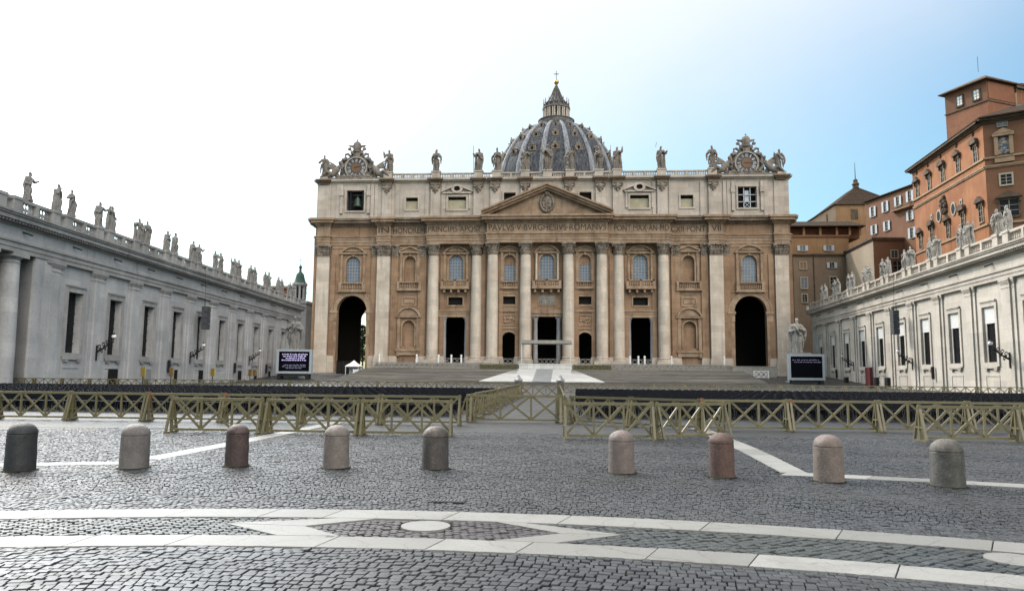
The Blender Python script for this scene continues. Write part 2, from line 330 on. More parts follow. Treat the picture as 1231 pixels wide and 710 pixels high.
# ------------------------------------------------------------------ mesh helpers
class MB:
    def __init__(s): s.v = []; s.f = []
    def add(s, vs, fs):
        o = len(s.v); s.v += [tuple(v) for v in vs]; s.f += [tuple(i + o for i in f) for f in fs]
    def box(s, x0, x1, y0, y1, z0, z1):
        s.add([(x0, y0, z0), (x1, y0, z0), (x1, y1, z0), (x0, y1, z0), (x0, y0, z1), (x1, y0, z1), (x1, y1, z1), (x0, y1, z1)],
              [(3, 2, 1, 0), (4, 5, 6, 7), (0, 1, 5, 4), (1, 2, 6, 5), (2, 3, 7, 6), (3, 0, 4, 7)])
        return s
    def prism(s, poly, a, b, axis):
        n = len(poly)
        def P(p, q):
            return (q, p[0], p[1]) if axis == 'x' else (p[0], q, p[1]) if axis == 'y' else (p[0], p[1], q)
        vs = [P(p, a) for p in poly] + [P(p, b) for p in poly]
        fs = [tuple(range(n)), tuple(range(2 * n - 1, n - 1, -1))] + [(i, i + n, (i + 1) % n + n, (i + 1) % n) for i in range(n)]
        s.add(vs, fs); return s
    def lathe(s, prof, cx=0, cy=0, n=16, sx=1.0, sy=1.0, cap=True):
        o = len(s.v)
        for r, z in prof:
            for i in range(n):
                a = 2 * PI * i / n
                s.v.append((cx + r * sx * math.cos(a), cy + r * sy * math.sin(a), z))
        for k in range(len(prof) - 1):
            for i in range(n):
                j = (i + 1) % n
                s.f.append((o + k * n + i, o + k * n + j, o + (k + 1) * n + j, o + (k + 1) * n + i))
        if cap:
            s.f.append(tuple(o + i for i in range(n - 1, -1, -1)))
            s.f.append(tuple(o + (len(prof) - 1) * n + i for i in range(n)))
        return s
    def tube(s, pts, rad, n=8):
        pts = [Vector(p) for p in pts]; o = len(s.v); k = len(pts)
        if not hasattr(rad, '__len__'): rad = [rad] * k
        for i, p in enumerate(pts):
            d = (pts[min(i + 1, k - 1)] - pts[max(i - 1, 0)]).normalized()
            u = d.orthogonal() if abs(d.z) > 0.9 else d.cross(Vector((0, 0, 1)))
            u.normalize(); w = d.cross(u)
            if abs(d.z) > 0.9:
                u = Vector((1, 0, 0)) - d * d.x; u.normalize(); w = d.cross(u)
            for j in range(n):
                a = 2 * PI * j / n
                s.v.append(tuple(p + (u * math.cos(a) + w * math.sin(a)) * rad[i]))
        for i in range(k - 1):
            for j in range(n):
                q = (j + 1) % n
                s.f.append((o + i * n + j, o + i * n + q, o + (i + 1) * n + q, o + (i + 1) * n + j))
        s.f.append(tuple(o + j for j in range(n - 1, -1, -1))); s.f.append(tuple(o + (k - 1) * n + j for j in range(n)))
        return s
    def beam(s, p, q, w, h, up=(0, 0, 1)):
        p, q = Vector(p), Vector(q); d = (q - p).normalized(); up = Vector(up)
        if abs(d.dot(up)) > 0.98: up = Vector((1, 0, 0))
        u = d.cross(up).normalized() * (w / 2); v = u.cross(d).normalized() * (h / 2)
        vs = [p - u - v, p + u - v, p + u + v, p - u + v, q - u - v, q + u - v, q + u + v, q - u + v]
        s.add(vs, [(3, 2, 1, 0), (4, 5, 6, 7), (0, 1, 5, 4), (1, 2, 6, 5), (2, 3, 7, 6), (3, 0, 4, 7)]); return s
    def ball(s, c, rx, ry=None, rz=None, n=12, m=8):
        ry = ry or rx; rz = rz or rx
        o = len(s.v); s.v.append((c[0], c[1], c[2] - rz))
        for i in range(1, m):
            t = PI * i / m
            for j in range(n):
                a = 2 * PI * j / n
                s.v.append((c[0] + rx * math.sin(t) * math.cos(a), c[1] + ry * math.sin(t) * math.sin(a), c[2] - rz * math.cos(t)))
        s.v.append((c[0], c[1], c[2] + rz)); e = len(s.v) - 1
        for j in range(n):
            q = (j + 1) % n
            s.f.append((o, o + 1 + q, o + 1 + j)); s.f.append((e, e - n + j, e - n + q))
            for i in range(m - 2):
                a = o + 1 + i * n
                s.f.append((a + j, a + q, a + n + q, a + n + j))
        return s
    def arc(s, cx, cz, ri, ro, y0, y1, a0=0.0, a1=PI, n=14, sx=1.0):
        for k in range(n):
            a, b = a0 + (a1 - a0) * k / n, a0 + (a1 - a0) * (k + 1) / n
            poly = [(cx + sx * r * math.cos(t), cz + r * math.sin(t)) for r, t in ((ri, a), (ro, a), (ro, b), (ri, b))]
            s.prism(poly, y0, y1, 'y')
        return s
    def build(s, name, mat, parent=None, smooth=False, recalc=True):
        me = bpy.data.meshes.new(name); me.from_pydata(s.v, [], s.f)
        if recalc and len(s.f) < 60000:
            bm = bmesh.new(); bm.from_mesh(me); bmesh.ops.recalc_face_normals(bm, faces=bm.faces); bm.to_mesh(me); bm.free()
        me.materials.append(mat)
        if smooth:
            me.polygons.foreach_set('use_smooth', [True] * len(me.polygons))
            try: me.set_sharp_from_angle(angle=math.radians(40))
            except Exception: pass
        o = bpy.data.objects.new(name, me); COL.objects.link(o)
        if parent: o.parent = parent
        return o
def tag(o, label=None, cat=None, group=None, kind=None):
    if label: o['label'] = label
    if cat: o['category'] = cat
    if group: o['group'] = group
    if kind: o['kind'] = kind
    return o
def empty(name, loc=(0, 0, 0), rz=0.0, parent=None):
    o = bpy.data.objects.new(name, None); COL.objects.link(o); o.location = loc; o.rotation_euler = (0, 0, rz)
    o.empty_display_size = 0.2
    if parent: o.parent = parent
    return o
def copy_tree(o, parent=None):
    c = o.copy(); COL.objects.link(c); c.parent = parent
    for ch in list(o.children): copy_tree(ch, c)
    return c
def arch_poly(cx, w, z0, z1, n=16):
    r = w / 2; zs = z1 - r
    return [(cx - r, z0), (cx + r, z0)] + [(cx + r * math.cos(PI * k / n), zs + r * math.sin(PI * k / n)) for k in range(n + 1)]
def rect_poly(cx, w, z0, z1):
    return [(cx - w / 2, z0), (cx + w / 2, z0), (cx + w / 2, z1), (cx - w / 2, z1)]
def holed(name, outer, holes, y0, y1, mat, parent):
    cu = bpy.data.curves.new(name, 'CURVE'); cu.dimensions = '2D'; cu.fill_mode = 'BOTH'; cu.extrude = (y1 - y0) / 2
    for poly in [outer] + holes:
        sp = cu.splines.new('POLY'); sp.points.add(len(poly) - 1); sp.use_cyclic_u = True
        for p, q in zip(sp.points, poly): p.co = (q[0], q[1], 0, 1)
    ob = bpy.data.objects.new(name, cu)
    me = bpy.data.meshes.new_from_object(ob)
    ym = (y0 + y1) / 2
    for v in me.vertices: v.co = Vector((v.co.x, ym - v.co.z, v.co.y))
    bpy.data.objects.remove(ob); bpy.data.curves.remove(cu)
    me.name = name; me.materials.clear(); me.materials.append(mat)
    me.polygons.foreach_set('use_smooth', [False] * len(me.polygons))
    o = bpy.data.objects.new(name, me); COL.objects.link(o); o.parent = parent
    return o
def text_mesh(txt, mat, x0, x1, z0, z1, y, parent, name='inscription', depth=0.05, keep_width=None):
    cu = bpy.data.curves.new(name, 'FONT'); cu.body = txt; cu.extrude = depth
    ob = bpy.data.objects.new(name, cu); me = bpy.data.meshes.new_from_object(ob)
    bpy.data.objects.remove(ob); bpy.data.curves.remove(cu)
    xs = [v.co.x for v in me.vertices]; ys = [v.co.y for v in me.vertices]
    ax, bx, ay, by = min(xs), max(xs), min(ys), max(ys)
    for v in me.vertices:
        v.co = Vector((x0 + (v.co.x - ax) / (bx - ax) * (x1 - x0), y - v.co.z, z0 + (v.co.y - ay) / (by - ay) * (z1 - z0)))
    me.name = name; me.materials.clear(); me.materials.append(mat)
    o = bpy.data.objects.new(name, me); COL.objects.link(o); o.parent = parent
    return o

# ================================================================== STATUES (a handful of carved figures, copied)
DG = None
def remesh(mb, name, vox, mat, fold=0.010, seed=0):
    me = bpy.data.meshes.new(name); me.from_pydata(mb.v, [], mb.f)
    bm = bmesh.new(); bm.from_mesh(me); bmesh.ops.recalc_face_normals(bm, faces=bm.faces); bm.to_mesh(me); bm.free()
    ob = bpy.data.objects.new(name, me); COL.objects.link(ob)
    md = ob.modifiers.new('r', 'REMESH'); md.mode = 'VOXEL'; md.voxel_size = vox
    dg = bpy.context.evaluated_depsgraph_get(); dg.update()
    m2 = bpy.data.meshes.new_from_object(ob.evaluated_get(dg))
    bpy.data.objects.remove(ob)
    off = Vector((seed * 3.7, seed * 1.3, seed * 2.1))
    nv = len(m2.vertices); co_ = np.empty(nv * 3); no_ = np.empty(nv * 3); m2.vertices.foreach_get('co', co_); m2.vertex_normals.foreach_get('vector', no_)
    co_ = co_.reshape(-1, 3); no_ = no_.reshape(-1, 3)
    for q_ in range(nv):
        x_, y_, z = co_[q_]
        k = fold if z < .80 else fold * .35
        n1 = noise.noise(Vector((x_ * 16, y_ * 16, z * 5)) + off)
        n2 = noise.noise(Vector((x_ * 38, y_ * 38, z * 16)) + off)
        co_[q_] += no_[q_] * (k * n1 + k * .5 * n2)
    m2.vertices.foreach_set('co', co_.ravel()); m2.update()
    m2.name = name; m2.materials.clear(); m2.materials.append(mat)
    m2.polygons.foreach_set('use_smooth', [True] * len(m2.polygons))
    return m2
def figure_mb(seed, lean=0.02, arms=None, turn=0.0, beard=True, mitre=False, stride=0.0, cloak=1, wide=1.0, flare=1.0):
    """robed figure of height 1 standing on z=0, facing -y"""
    r_ = random.Random(seed); m = MB()
    m.box(-.15 * wide, .15 * wide, -.12, .12, 0, .035)
    rings = [(.03, .125 * flare, .110), (.10, .114 * flare, .102), (.20, .106, .092), (.32, .105, .088), (.44, .108, .084), (.52, .098, .074), (.60, .086, .066),
             (.68, .098, .072), (.74, .112, .072), (.79, .108, .064), (.825, .070, .052), (.85, .040, .042), (.885, .034, .038)]
    n = 44; o = len(m.v); ph = [r_.uniform(0, 6) for _ in range(5)]
    for z, rx, ry in rings:
        hip = lean * math.sin(z * 3.3); am = max(0, .020 * (1 - z / .80))
        for i in range(n):
            a = 2 * PI * i / n
            fo = am * (math.sin(9 * a + ph[0] + z * 3.5) + .7 * math.sin(14 * a + ph[1] - z * 4.0))
            cx = hip + stride * (.35 - z) * (1 if z < .35 else 0)
            m.v.append((cx + (rx * wide + fo) * math.cos(a), (ry + fo) * math.sin(a), z))
    for k in range(len(rings) - 1):
        for i in range(n):
            j = (i + 1) % n; m.f.append((o + k * n + i, o + k * n + j, o + (k + 1) * n + j, o + (k + 1) * n + i))
    m.f.append(tuple(o + i for i in range(n - 1, -1, -1))); m.f.append(tuple(o + (len(rings) - 1) * n + i for i in range(n)))
    hx = lean * math.sin(.9 * 3.3) + .006 * turn; hy = -.012
    m.ball((hx, hy, .925), .039, .046, .056, 14, 10)
    c, s = math.cos(turn), math.sin(turn)
    def H(x, y, z): return (hx + c * x - s * y, hy + s * x + c * y, z)
    m.ball(H(0, -.046, .922), .009, .012, .016, 8, 6)                       # nose
    for sx in (-1, 1): m.ball(H(sx * .018, -.038, .938), .012, .010, .006, 8, 6)   # brows
    m.ball(H(0, .014, .935), .045, .048, .056, 12, 8)                       # hair
    if beard: m.tube([H(0, -.034, .905), H(0, -.05, .875), H(0, -.046, .84)], [.026, .026, .010], 8)
    if mitre: m.tube([H(0, 0, .955), H(0, 0, .985), H(0, 0, 1.03)], [.044, .047, .010], 10)
    knee = r_.choice((-1, 1))
    m.tube([(knee * .055, -.07, .46), (knee * .06, -.115, .32), (knee * .065, -.085, .06)], [.058, .052, .042], 10)
    m.tube([(knee * .07, -.10, .045), (knee * .075, -.17, .04)], [.03, .022], 8)
    for sx, (el, ha) in zip((-1, 1), arms or (((-.17, .0, .62), (-.10, -.13, .64)), ((.17, .0, .62), (.14, -.12, .52)))):
        sh = (sx * .108 * wide + lean * .5, 0, .775)
        m.ball(sh, .05, .046, .046, 10, 8)
        mid = [(a + b) / 2 for a, b in zip(el, ha)]
        m.tube([sh, [(a + b) / 2 for a, b in zip(sh, el)], el], [.048, .046, .042], 10)
        m.ball(el, .043, .043, .043, 10, 8)
        m.tube([el, mid, ha], [.043, .045, .030], 10)
        d = Vector(ha) - Vector(el); d.normalize(); h = Vector(ha)
        m.tube([h, h + d * .028, h + d * .055], [.019, .021, .012], 8)
        if ha[2] < .72:
            m.tube([el, (el[0] * 1.02, el[1], el[2] - .12), (el[0] * .95, el[1] + .01, el[2] - .27)], [.042, .036, .016], 8)   # hanging sleeve
    if cloak:
        k = 1 if cloak > 0 else -1
        m.tube([(k * .105, .03, .80), (k * .05, -.082, .74), (-k * .02, -.098, .64), (-k * .09, -.088, .53), (-k * .125, -.02, .46)], [.036, .034, .036, .042, .036], 9)
        m.tube([(k * .10, .06, .80), (k * .10, .085, .55), (k * .11, .09, .30), (k * .12, .085, .06)], [.05, .062, .066, .07], 9)
        m.tube([(-k * .10, -.06, .52), (-k * .13, -.05, .36), (-k * .14, -.03, .16)], [.040, .040, .018], 9)
    return m
ARM = {
    'bless': (((-.19, .0, .66), (-.215, -.05, .86)), ((.16, .01, .60), (.09, -.14, .60))),
    'book': (((-.21, .0, .61), (-.09, -.16, .64)), ((.20, .02, .62), (.07, -.16, .68))),
    'staff': (((-.20, .0, .64), (-.25, -.08, .72)), ((.17, .02, .60), (.12, -.11, .52))),
    'breast': (((-.21, .0, .64), (-.02, -.13, .72)), ((.20, .03, .60), (.24, -.06, .44))),
    'out': (((-.18, .02, .60), (-.12, -.13, .55)), ((.21, .0, .68), (.31, -.06, .74))),
    'hips': (((-.20, .0, .60), (-.10, -.07, .52)), ((.19, -.02, .64), (.21, -.12, .80))),
    'fold': (((-.17, -.02, .61), (.03, -.13, .65)), ((.17, -.02, .61), (-.03, -.145, .69))),
    'raise': (((-.16, .02, .60), (-.14, -.12, .50)), ((.20, .0, .74), (.22, -.03, .94))),
}
FIGS = []
for i, (arm, kw) in enumerate([('bless', dict(lean=.045, turn=.2)), ('book', dict(lean=-.05, turn=-.4, cloak=-1)), ('staff', dict(lean=.05, turn=.4, cloak=-1)), ('breast', dict(lean=.05, turn=-.3, beard=False)),
                               ('out', dict(lean=-.05, turn=.6, flare=1.15)), ('hips', dict(lean=.055, turn=-.6)), ('fold', dict(lean=.04, turn=.3, beard=False, cloak=-1)), ('raise', dict(lean=-.05, turn=-.4, mitre=False)),
                               ('book', dict(lean=.04, turn=.4, mitre=True, flare=1.2))]):
    FIGS.append(remesh(figure_mb(i + 1, arms=ARM[arm], **kw), 'statue', .0080, M_STAT, .020, i))
POSE = ['blessing with a raised hand', 'bearded, holding a book', 'holding out a staff hand', 'young, hand on breast', 'one arm stretched out', 'hand on hip, other arm lifted', 'arms folded in prayer', 'arm raised high', 'mitred, holding a book']
MATFIG = {}
def put_statue(var, loc, rz, h, label, cat='statue', group=None, mat=None, prop=None, mirror=False):
    me = FIGS[var]
    if mat is not None and mat is not M_STAT:
        key = (var, mat.name)
        if key not in MATFIG:
            c = me.copy(); c.name = 'statue'; c.materials.clear(); c.materials.append(mat); MATFIG[key] = c
        me = MATFIG[key]
    o = bpy.data.objects.new('statue', me); COL.objects.link(o); o.location = loc; o.rotation_euler = (0, 0, rz)
    o.scale = (-h if mirror else h, h, h); tag(o, label, cat, group)
    mm = mat or M_STAT
    if prop == 'staff':
        p = MB(); p.tube([(-.255, -.10, .0), (-.262, -.10, 1.06)], .011, 6); p.build('staff', mm, o)
    elif prop == 'cross':
        p = MB(); p.tube([(-.235, -.10, .02), (-.235, -.10, 1.22)], .013, 6); p.tube([(-.34, -.10, 1.06), (-.13, -.10, 1.06)], .013, 6); p.build('cross', mm, o)
    elif prop == 'saltire':
        p = MB(); p.tube([(-.30, .02, .02), (.12, .02, .84)], .018, 6); p.tube([(.02, .03, .02), (-.30, .03, .62)], .018, 6); p.build('cross', mm, o)
    elif prop == 'sword':
        p = MB(); p.tube([(.215, -.05, .96), (.17, -.05, 1.16)], .010, 6); p.build('sword', mm, o)
    return o

# ================================================================== GROUND
OX, OY = 2.8, -12.3                                  # centre of the oval the paving courses follow
mb = MB(); L = 900
mb.add([(-L, -60, -0.03), (L, -60, -0.03), (L, 22.3, -0.03), (-L, 22.3, -0.03)], [(0, 1, 2, 3)])
mb.add([(-L, 22.3, -0.012), (L, 22.3, -0.012), (L, 128, -0.012), (-L, 128, -0.012)], [(0, 1, 2, 3)])
mb.add([(-L, 128, -0.012), (L, 128, -0.012), (L, 166, 1.9), (-L, 166, 1.9)], [(0, 1, 2, 3)])
mb.add([(-L, 166, 1.9), (L, 166, 1.9), (L, 1500, 1.9), (-L, 1500, 1.9)], [(0, 1, 2, 3)])
tag(mb.build('ground', M_COBF, recalc=False), kind='structure')

def pol(r, th): return (OX + r * math.sin(th), OY + r * math.cos(th))
A0, A1, B0, B1 = 21.28, 21.82, 19.78, 20.28           # the two travertine bands
# joint bed under the modelled stones
mb = MB(); n = 40
for k in range(n):
    a, b = -0.66 + 1.5 * k / n, -0.66 + 1.5 * (k + 1) / n
    p = [pol(13, a), pol(13, b), pol(34.9, b), pol(34.9, a)]
    mb.add([(x, y, -0.021) for x, y in p], [(0, 1, 2, 3)])
tag(mb.build('joint_bed', M_BED, recalc=False), kind='structure')

# lens shaped inlay between the bands, with its white chevrons
LCX, LCY = 2.95, 8.47
def in_poly(x, y, P):
    c = False; j = len(P) - 1
    for i in range(len(P)):
        if (P[i][1] > y) != (P[j][1] > y) and x < (P[j][0] - P[i][0]) * (y - P[i][1]) / (P[j][1] - P[i][1]) + P[i][0]: c = not c
        j = i
    return c
LT, RT = (0.66, 8.50), (5.22, 8.40)
def rp(r, x): return (x, OY + math.sqrt(r * r - (x - OX) ** 2))
lens_out = [LT, rp(A0, 1.86), rp(A0, 2.4), rp(A0, 3.0), rp(A0, 3.6), rp(A0, 4.05), RT, rp(B1, 4.5), rp(B1, 3.9), rp(B1, 3.0), rp(B1, 2.1), rp(B1, 1.5)]
lens_in = [(1.62, 8.45), rp(A0, 2.35), rp(A0, 3.0), rp(A0, 3.75), (4.55, 8.40), rp(B1, 3.85), rp(B1, 3.0), rp(B1, 2.2)]
DISC = (2.99, 8.63, 0.285)
# strips beside the passage between the bollards
RAD_R = [(8.55, 14.05), (9.02, 14.0), (9.25, 18.0), (9.35, 26.0), (8.85, 26.0), (8.72, 18.0)]
RAD_L = [(-4.0, 14.35), (-3.5, 14.45), (-3.35, 18.0), (-3.3, 26.0), (-3.8, 26.0), (-3.85, 18.0)]
C0, C1 = 26.62, 27.1
def strip_kind(x, y):
    dx, dy = x - OX, y - OY; r = math.hypot(dx, dy)
    g = -0.012
    if A0 - g < r < A1 + g or B0 - g < r < B1 + g: return 'slab'
    if C0 - g < r < C1 + g and (x > 8.47 or x < -3.4): return 'slab'
    if in_poly(x, y, RAD_R) or in_poly(x, y, RAD_L): return 'slab'
    if r > B1 and r < A0:
        if math.hypot(x - DISC[0], y - DISC[1]) < DISC[2] + 0.06: return 'slab'
        if in_poly(x, y, lens_in): return 'red'
        if in_poly(x, y, lens_out): return 'slab'
        return 'band'
    return 'near' if r < B0 else 'far'
rng = random.Random(3)
groups = {'near': MB(), 'band': MB(), 'red': MB(), 'far': MB()}
def put_stone(kind, cs): stones[kind].append(cs)
stones = {k: [] for k in groups}
def build_stones(kind, mat):
    c = np.array(stones[kind], dtype=np.float64); n_ = len(c); g = np.random.default_rng(len(kind) + n_)
    ctr = c.mean(1); rel_ = c - ctr[:, None, :]
    zt = g.normal(0, .004, n_) - .006 * (g.random(n_) > .985); tx = g.normal(0, .017, n_); ty = g.normal(0, .017, n_)
    V = np.zeros((n_, 13, 3))
    for k, (f, dz) in enumerate(((1.0, -.03), (.985, -.009), (.89, 0.0))):
        V[:, k * 4:k * 4 + 4, :2] = ctr[:, None, :] + rel_ * f
        V[:, k * 4:k * 4 + 4, 2] = zt[:, None] + dz + rel_[:, :, 0] * tx[:, None] + rel_[:, :, 1] * ty[:, None]
    V[:, 12, :2] = ctr; V[:, 12, 2] = zt + .0015
    fq = []
    for k in range(2):
        for a in range(4): fq += [k * 4 + a, k * 4 + (a + 1) % 4, k * 4 + 4 + (a + 1) % 4, k * 4 + 4 + a]
    ft = []
    for a in range(4): ft += [8 + a, 8 + (a + 1) % 4, 12]
    one_ = np.array(fq + ft); off = (np.arange(n_) * 13)[:, None]
    loops = (one_[None, :] + off).ravel()
    sizes = np.tile(np.array([4] * 8 + [3] * 4), n_); starts = np.concatenate([[0], np.cumsum(sizes)[:-1]])
    me = bpy.data.meshes.new('cobblestones'); me.vertices.add(n_ * 13); me.vertices.foreach_set('co', V.ravel())
    me.loops.add(len(loops)); me.loops.foreach_set('vertex_index', loops.astype(np.int32))
    me.polygons.add(len(sizes)); me.polygons.foreach_set('loop_start', starts.astype(np.int32)); me.polygons.foreach_set('loop_total', sizes.astype(np.int32))
    me.update(calc_edges=True); me.validate(); me.materials.append(mat)
    me.polygons.foreach_set('use_smooth', [False] * len(me.polygons))
    o = bpy.data.objects.new('cobblestones', me); COL.objects.link(o); return o
rows = []
r = 17.0
while r < 36.5:
    rows.append(r); r += rng.uniform(.88, 1.14) * (0.104 if r < B1 else 0.08 if r < 26 else .09)
for k, r in enumerate(rows):
    rn = rows[k + 1] if k + 1 < len(rows) else r + 0.15
    w = 0.092 if r < B1 else 0.074 if r < 26 else .085
    a = -0.62 + (k % 2) * 0.5 * w / r + rng.uniform(-.2, .2) * w / r
    while a < 0.78:
        ww = w * rng.uniform(0.74, 1.36); b = a + ww / r
        cs = []
        g = 0.0045
        for rr_, aa in ((r + g, a + g / r), (r + g, b - g / r), (rn - g, b - g / r), (rn - g, a + g / r)):
            wav = 0.05 * math.sin(aa * r * 1.9 + 0.7 * math.sin(r * 1.3)) + 0.035 * math.sin(aa * r * 0.63 + r * 0.9)
            x, y = pol(rr_ + wav, aa + 0.0035 * math.sin(rr_ * 2.3 + aa * 9))
            cs.append((x + rng.uniform(-.005, .005), y + rng.uniform(-.005, .005)))
        a = b
        cx = sum(c[0] for c in cs) / 4; cy = sum(c[1] for c in cs) / 4
        if cy < 4.2 or cy > 22.5 or abs(cx - 4.4 + 0.0745 * cy) > 0.74 * cy + 3.5: continue
        kind = strip_kind(cx, cy)
        if kind == 'slab': continue
        if kind in ('band', 'red'):
            continue
        put_stone(kind, cs)
# stones between the two bands: small, set on the diagonal
w = 0.098
for iu in range(-195, 300):
    for iv in range(-140, 220):
        u, v = iu * w + (iv % 2) * w * 0.5, iv * w
        c45, s45 = math.cos(0.62), math.sin(0.62)
        cx, cy = 3 + c45 * u - s45 * v, 8.6 + s45 * u + c45 * v
        rr_ = math.hypot(cx - OX, cy - OY)
        if rr_ < B1 + 0.02 or rr_ > A0 - 0.02 or cy < 4.5: continue
        kind = strip_kind(cx, cy)
        if kind == 'slab': continue
        h = w / 2 - 0.007; cs = []
        for du, dv in ((-h, -h), (h, -h), (h, h), (-h, h)):
            jx, jy = rng.uniform(-.011, .011), rng.uniform(-.011, .011)
            cs.append((cx + c45 * du - s45 * dv + jx, cy + s45 * du + c45 * dv + jy))
        put_stone(kind, cs)
for kname, m in (('near', M_COB), ('band', M_COBG), ('red', M_COBR), ('far', M_COB)):
    tag(build_stones(kname, m), kind='structure')

# travertine slabs, each with a hairline joint
sl = MB()
def slab(poly):
    cx = sum(p[0] for p in poly) / len(poly); cy = sum(p[1] for p in poly) / len(poly)
    dz = rng.uniform(-.002, .002)
    lo = [(x, y, -0.03) for x, y in poly]; hi = [(x, y, 0.004 + dz) for x, y in poly]
    up = [(cx + (x - cx) * 0.997, cy + (y - cy) * 0.985, 0.008 + dz) for x, y in poly]
    nn = len(poly)
    sl.add(lo + hi + up, [(i, (i + 1) % nn, nn + (i + 1) % nn, nn + i) for i in range(nn)] +
           [(nn + i, nn + (i + 1) % nn, 2 * nn + (i + 1) % nn, 2 * nn + i) for i in range(nn)] + [tuple(range(2 * nn, 3 * nn))])
def band(r0, r1, a0, a1, lo, hi):
    a = a0
    while a < a1:
        b = min(a1, a + rng.uniform(lo, hi) / r0); j = rng.uniform(-.012, .012); g = 0.006 / r0
        m = (a + b) / 2
        n_ = max(3, int((b - a) * r0 / .13)); jr = lambda: rng.uniform(-.007, .007)
        slab([pol(r0 + jr(), a + g + (b - a - 2 * g) * k / n_) for k in range(n_ + 1)] + [pol(r1 + jr(), b - g + .006 - (b - a - 2 * g) * k / n_) for k in range(n_ + 1)])
        a = b
band(A0, A1, -0.62, 0.85, 0.7, 1.7); band(B0, B1, -0.62, 0.85, 0.7, 1.7)
band(C0, C1, 0.213, 0.8, 0.9, 1.8); band(C0, C1, -0.62, -0.235, 0.9, 1.8)
for P in (RAD_R, RAD_L):
    lft, rgt = [P[0], P[5], P[4]], [P[1], P[2], P[3]]
    def at_(pts, y):
        for (xa, ya), (xb, yb) in zip(pts, pts[1:]):
            if y <= yb: return xa + (xb - xa) * (y - ya) / (yb - ya)
        return pts[-1][0]
    y = P[0][1] + 0.06
    while y < 26:
        y2 = min(26, y + rng.uniform(0.9, 1.6))
        slab([(at_(lft, y), y), (at_(rgt, y), y), (at_(rgt, y2 - .012), y2 - .012), (at_(lft, y2 - .012), y2 - .012)]); y = y2
slab([LT, rp(A0 - .012, 1.86), rp(A0 - .012, 2.33), (1.62, 8.455)])
slab([(0.665, 8.492), (1.62, 8.445), rp(B1 + .012, 2.18), rp(B1 + .012, 1.5)])
slab([rp(A0 - .012, 3.77), rp(A0 - .012, 4.1), RT, (4.55, 8.405)])
slab([(4.55, 8.395), (5.215, 8.392), rp(B1 + .012, 4.5), rp(B1 + .012, 3.87)])
slab([(DISC[0] + DISC[2] * math.cos(2 * PI * k / 28), DISC[1] + DISC[2] * math.sin(2 * PI * k / 28)) for k in range(28)])
slab([(8.98 + 0.27 * math.cos(2 * PI * k / 24), 7.72 + 0.27 * math.sin(2 * PI * k / 24)) for k in range(24)])
tag(sl.build('travertine_paving', M_SLAB, recalc=False), kind='structure')
# iron drain grate set in the cobbles
gr = empty('drain_grate', (2.98, 10.3, 0.012)); tag(gr, 'small dark iron drain grate lying flush in the cobbles behind the white bands', 'drain grate')
g = MB(); g.box(-.24, .24, -.14, .14, -.03, 0.004); g.build('frame', M_IRON, gr)
g = MB()
for k in range(9): g.box(-.2 + k * .05 - .012, -.2 + k * .05 + .012, -.11, .11, .004, .012)
g.build('bars', plain('worn_iron', (0.09, 0.09, 0.092), 0.5, 0.6), gr)

# ================================================================== BOLLARDS
specs = [(-4.99, 12.5, .85, .52, (0.05, 0.052, 0.055), (0.085, 0.086, 0.088), (0.035, 0.035, 0.036), 'blackish grey granite bollard at the far left end of the bollard row'),
         (-3.26, 13.1, .81, .54, (0.30, 0.265, 0.25), (0.42, 0.38, 0.36), (0.22, 0.195, 0.18), 'pale pinkish grey stone bollard, second from the left, between black and dark red ones'),
         (-1.56, 13.6, .79, .455, (0.13, 0.075, 0.065), (0.20, 0.12, 0.105), (0.07, 0.045, 0.04), 'dark reddish granite bollard, slim, third from the left in the row'),
         (0.34, 13.62, .80, .51, (0.33, 0.27, 0.24), (0.46, 0.39, 0.35), (0.25, 0.205, 0.18), 'rosy beige granite bollard, fourth from left, before the left front barriers'),
         (2.18, 13.76, .80, .535, (0.15, 0.125, 0.115), (0.25, 0.20, 0.175), (0.075, 0.066, 0.06), 'brown grey bollard darkening to black at its foot, left of the central passage'),
         (5.61, 13.65, .775, .505, (0.34, 0.26, 0.235), (0.47, 0.37, 0.335), (0.26, 0.20, 0.175), 'pinkish granite bollard just right of the central passage, before the right barriers'),
         (7.33, 13.34, .78, .475, (0.20, 0.105, 0.08), (0.30, 0.17, 0.135), (0.12, 0.065, 0.05), 'rust red granite bollard at the end of the right front barrier'),
         (9.06, 13.07, .795, .53, (0.34, 0.26, 0.225), (0.46, 0.37, 0.32), (0.26, 0.20, 0.165), 'pink speckled granite bollard where the white paving strip bends, second from right'),
         (10.84, 12.74, .78, .545, (0.16, 0.155, 0.14), (0.25, 0.24, 0.215), (0.085, 0.08, 0.065), 'greenish grey mottled bollard with paler cap at the far right end of the row')]
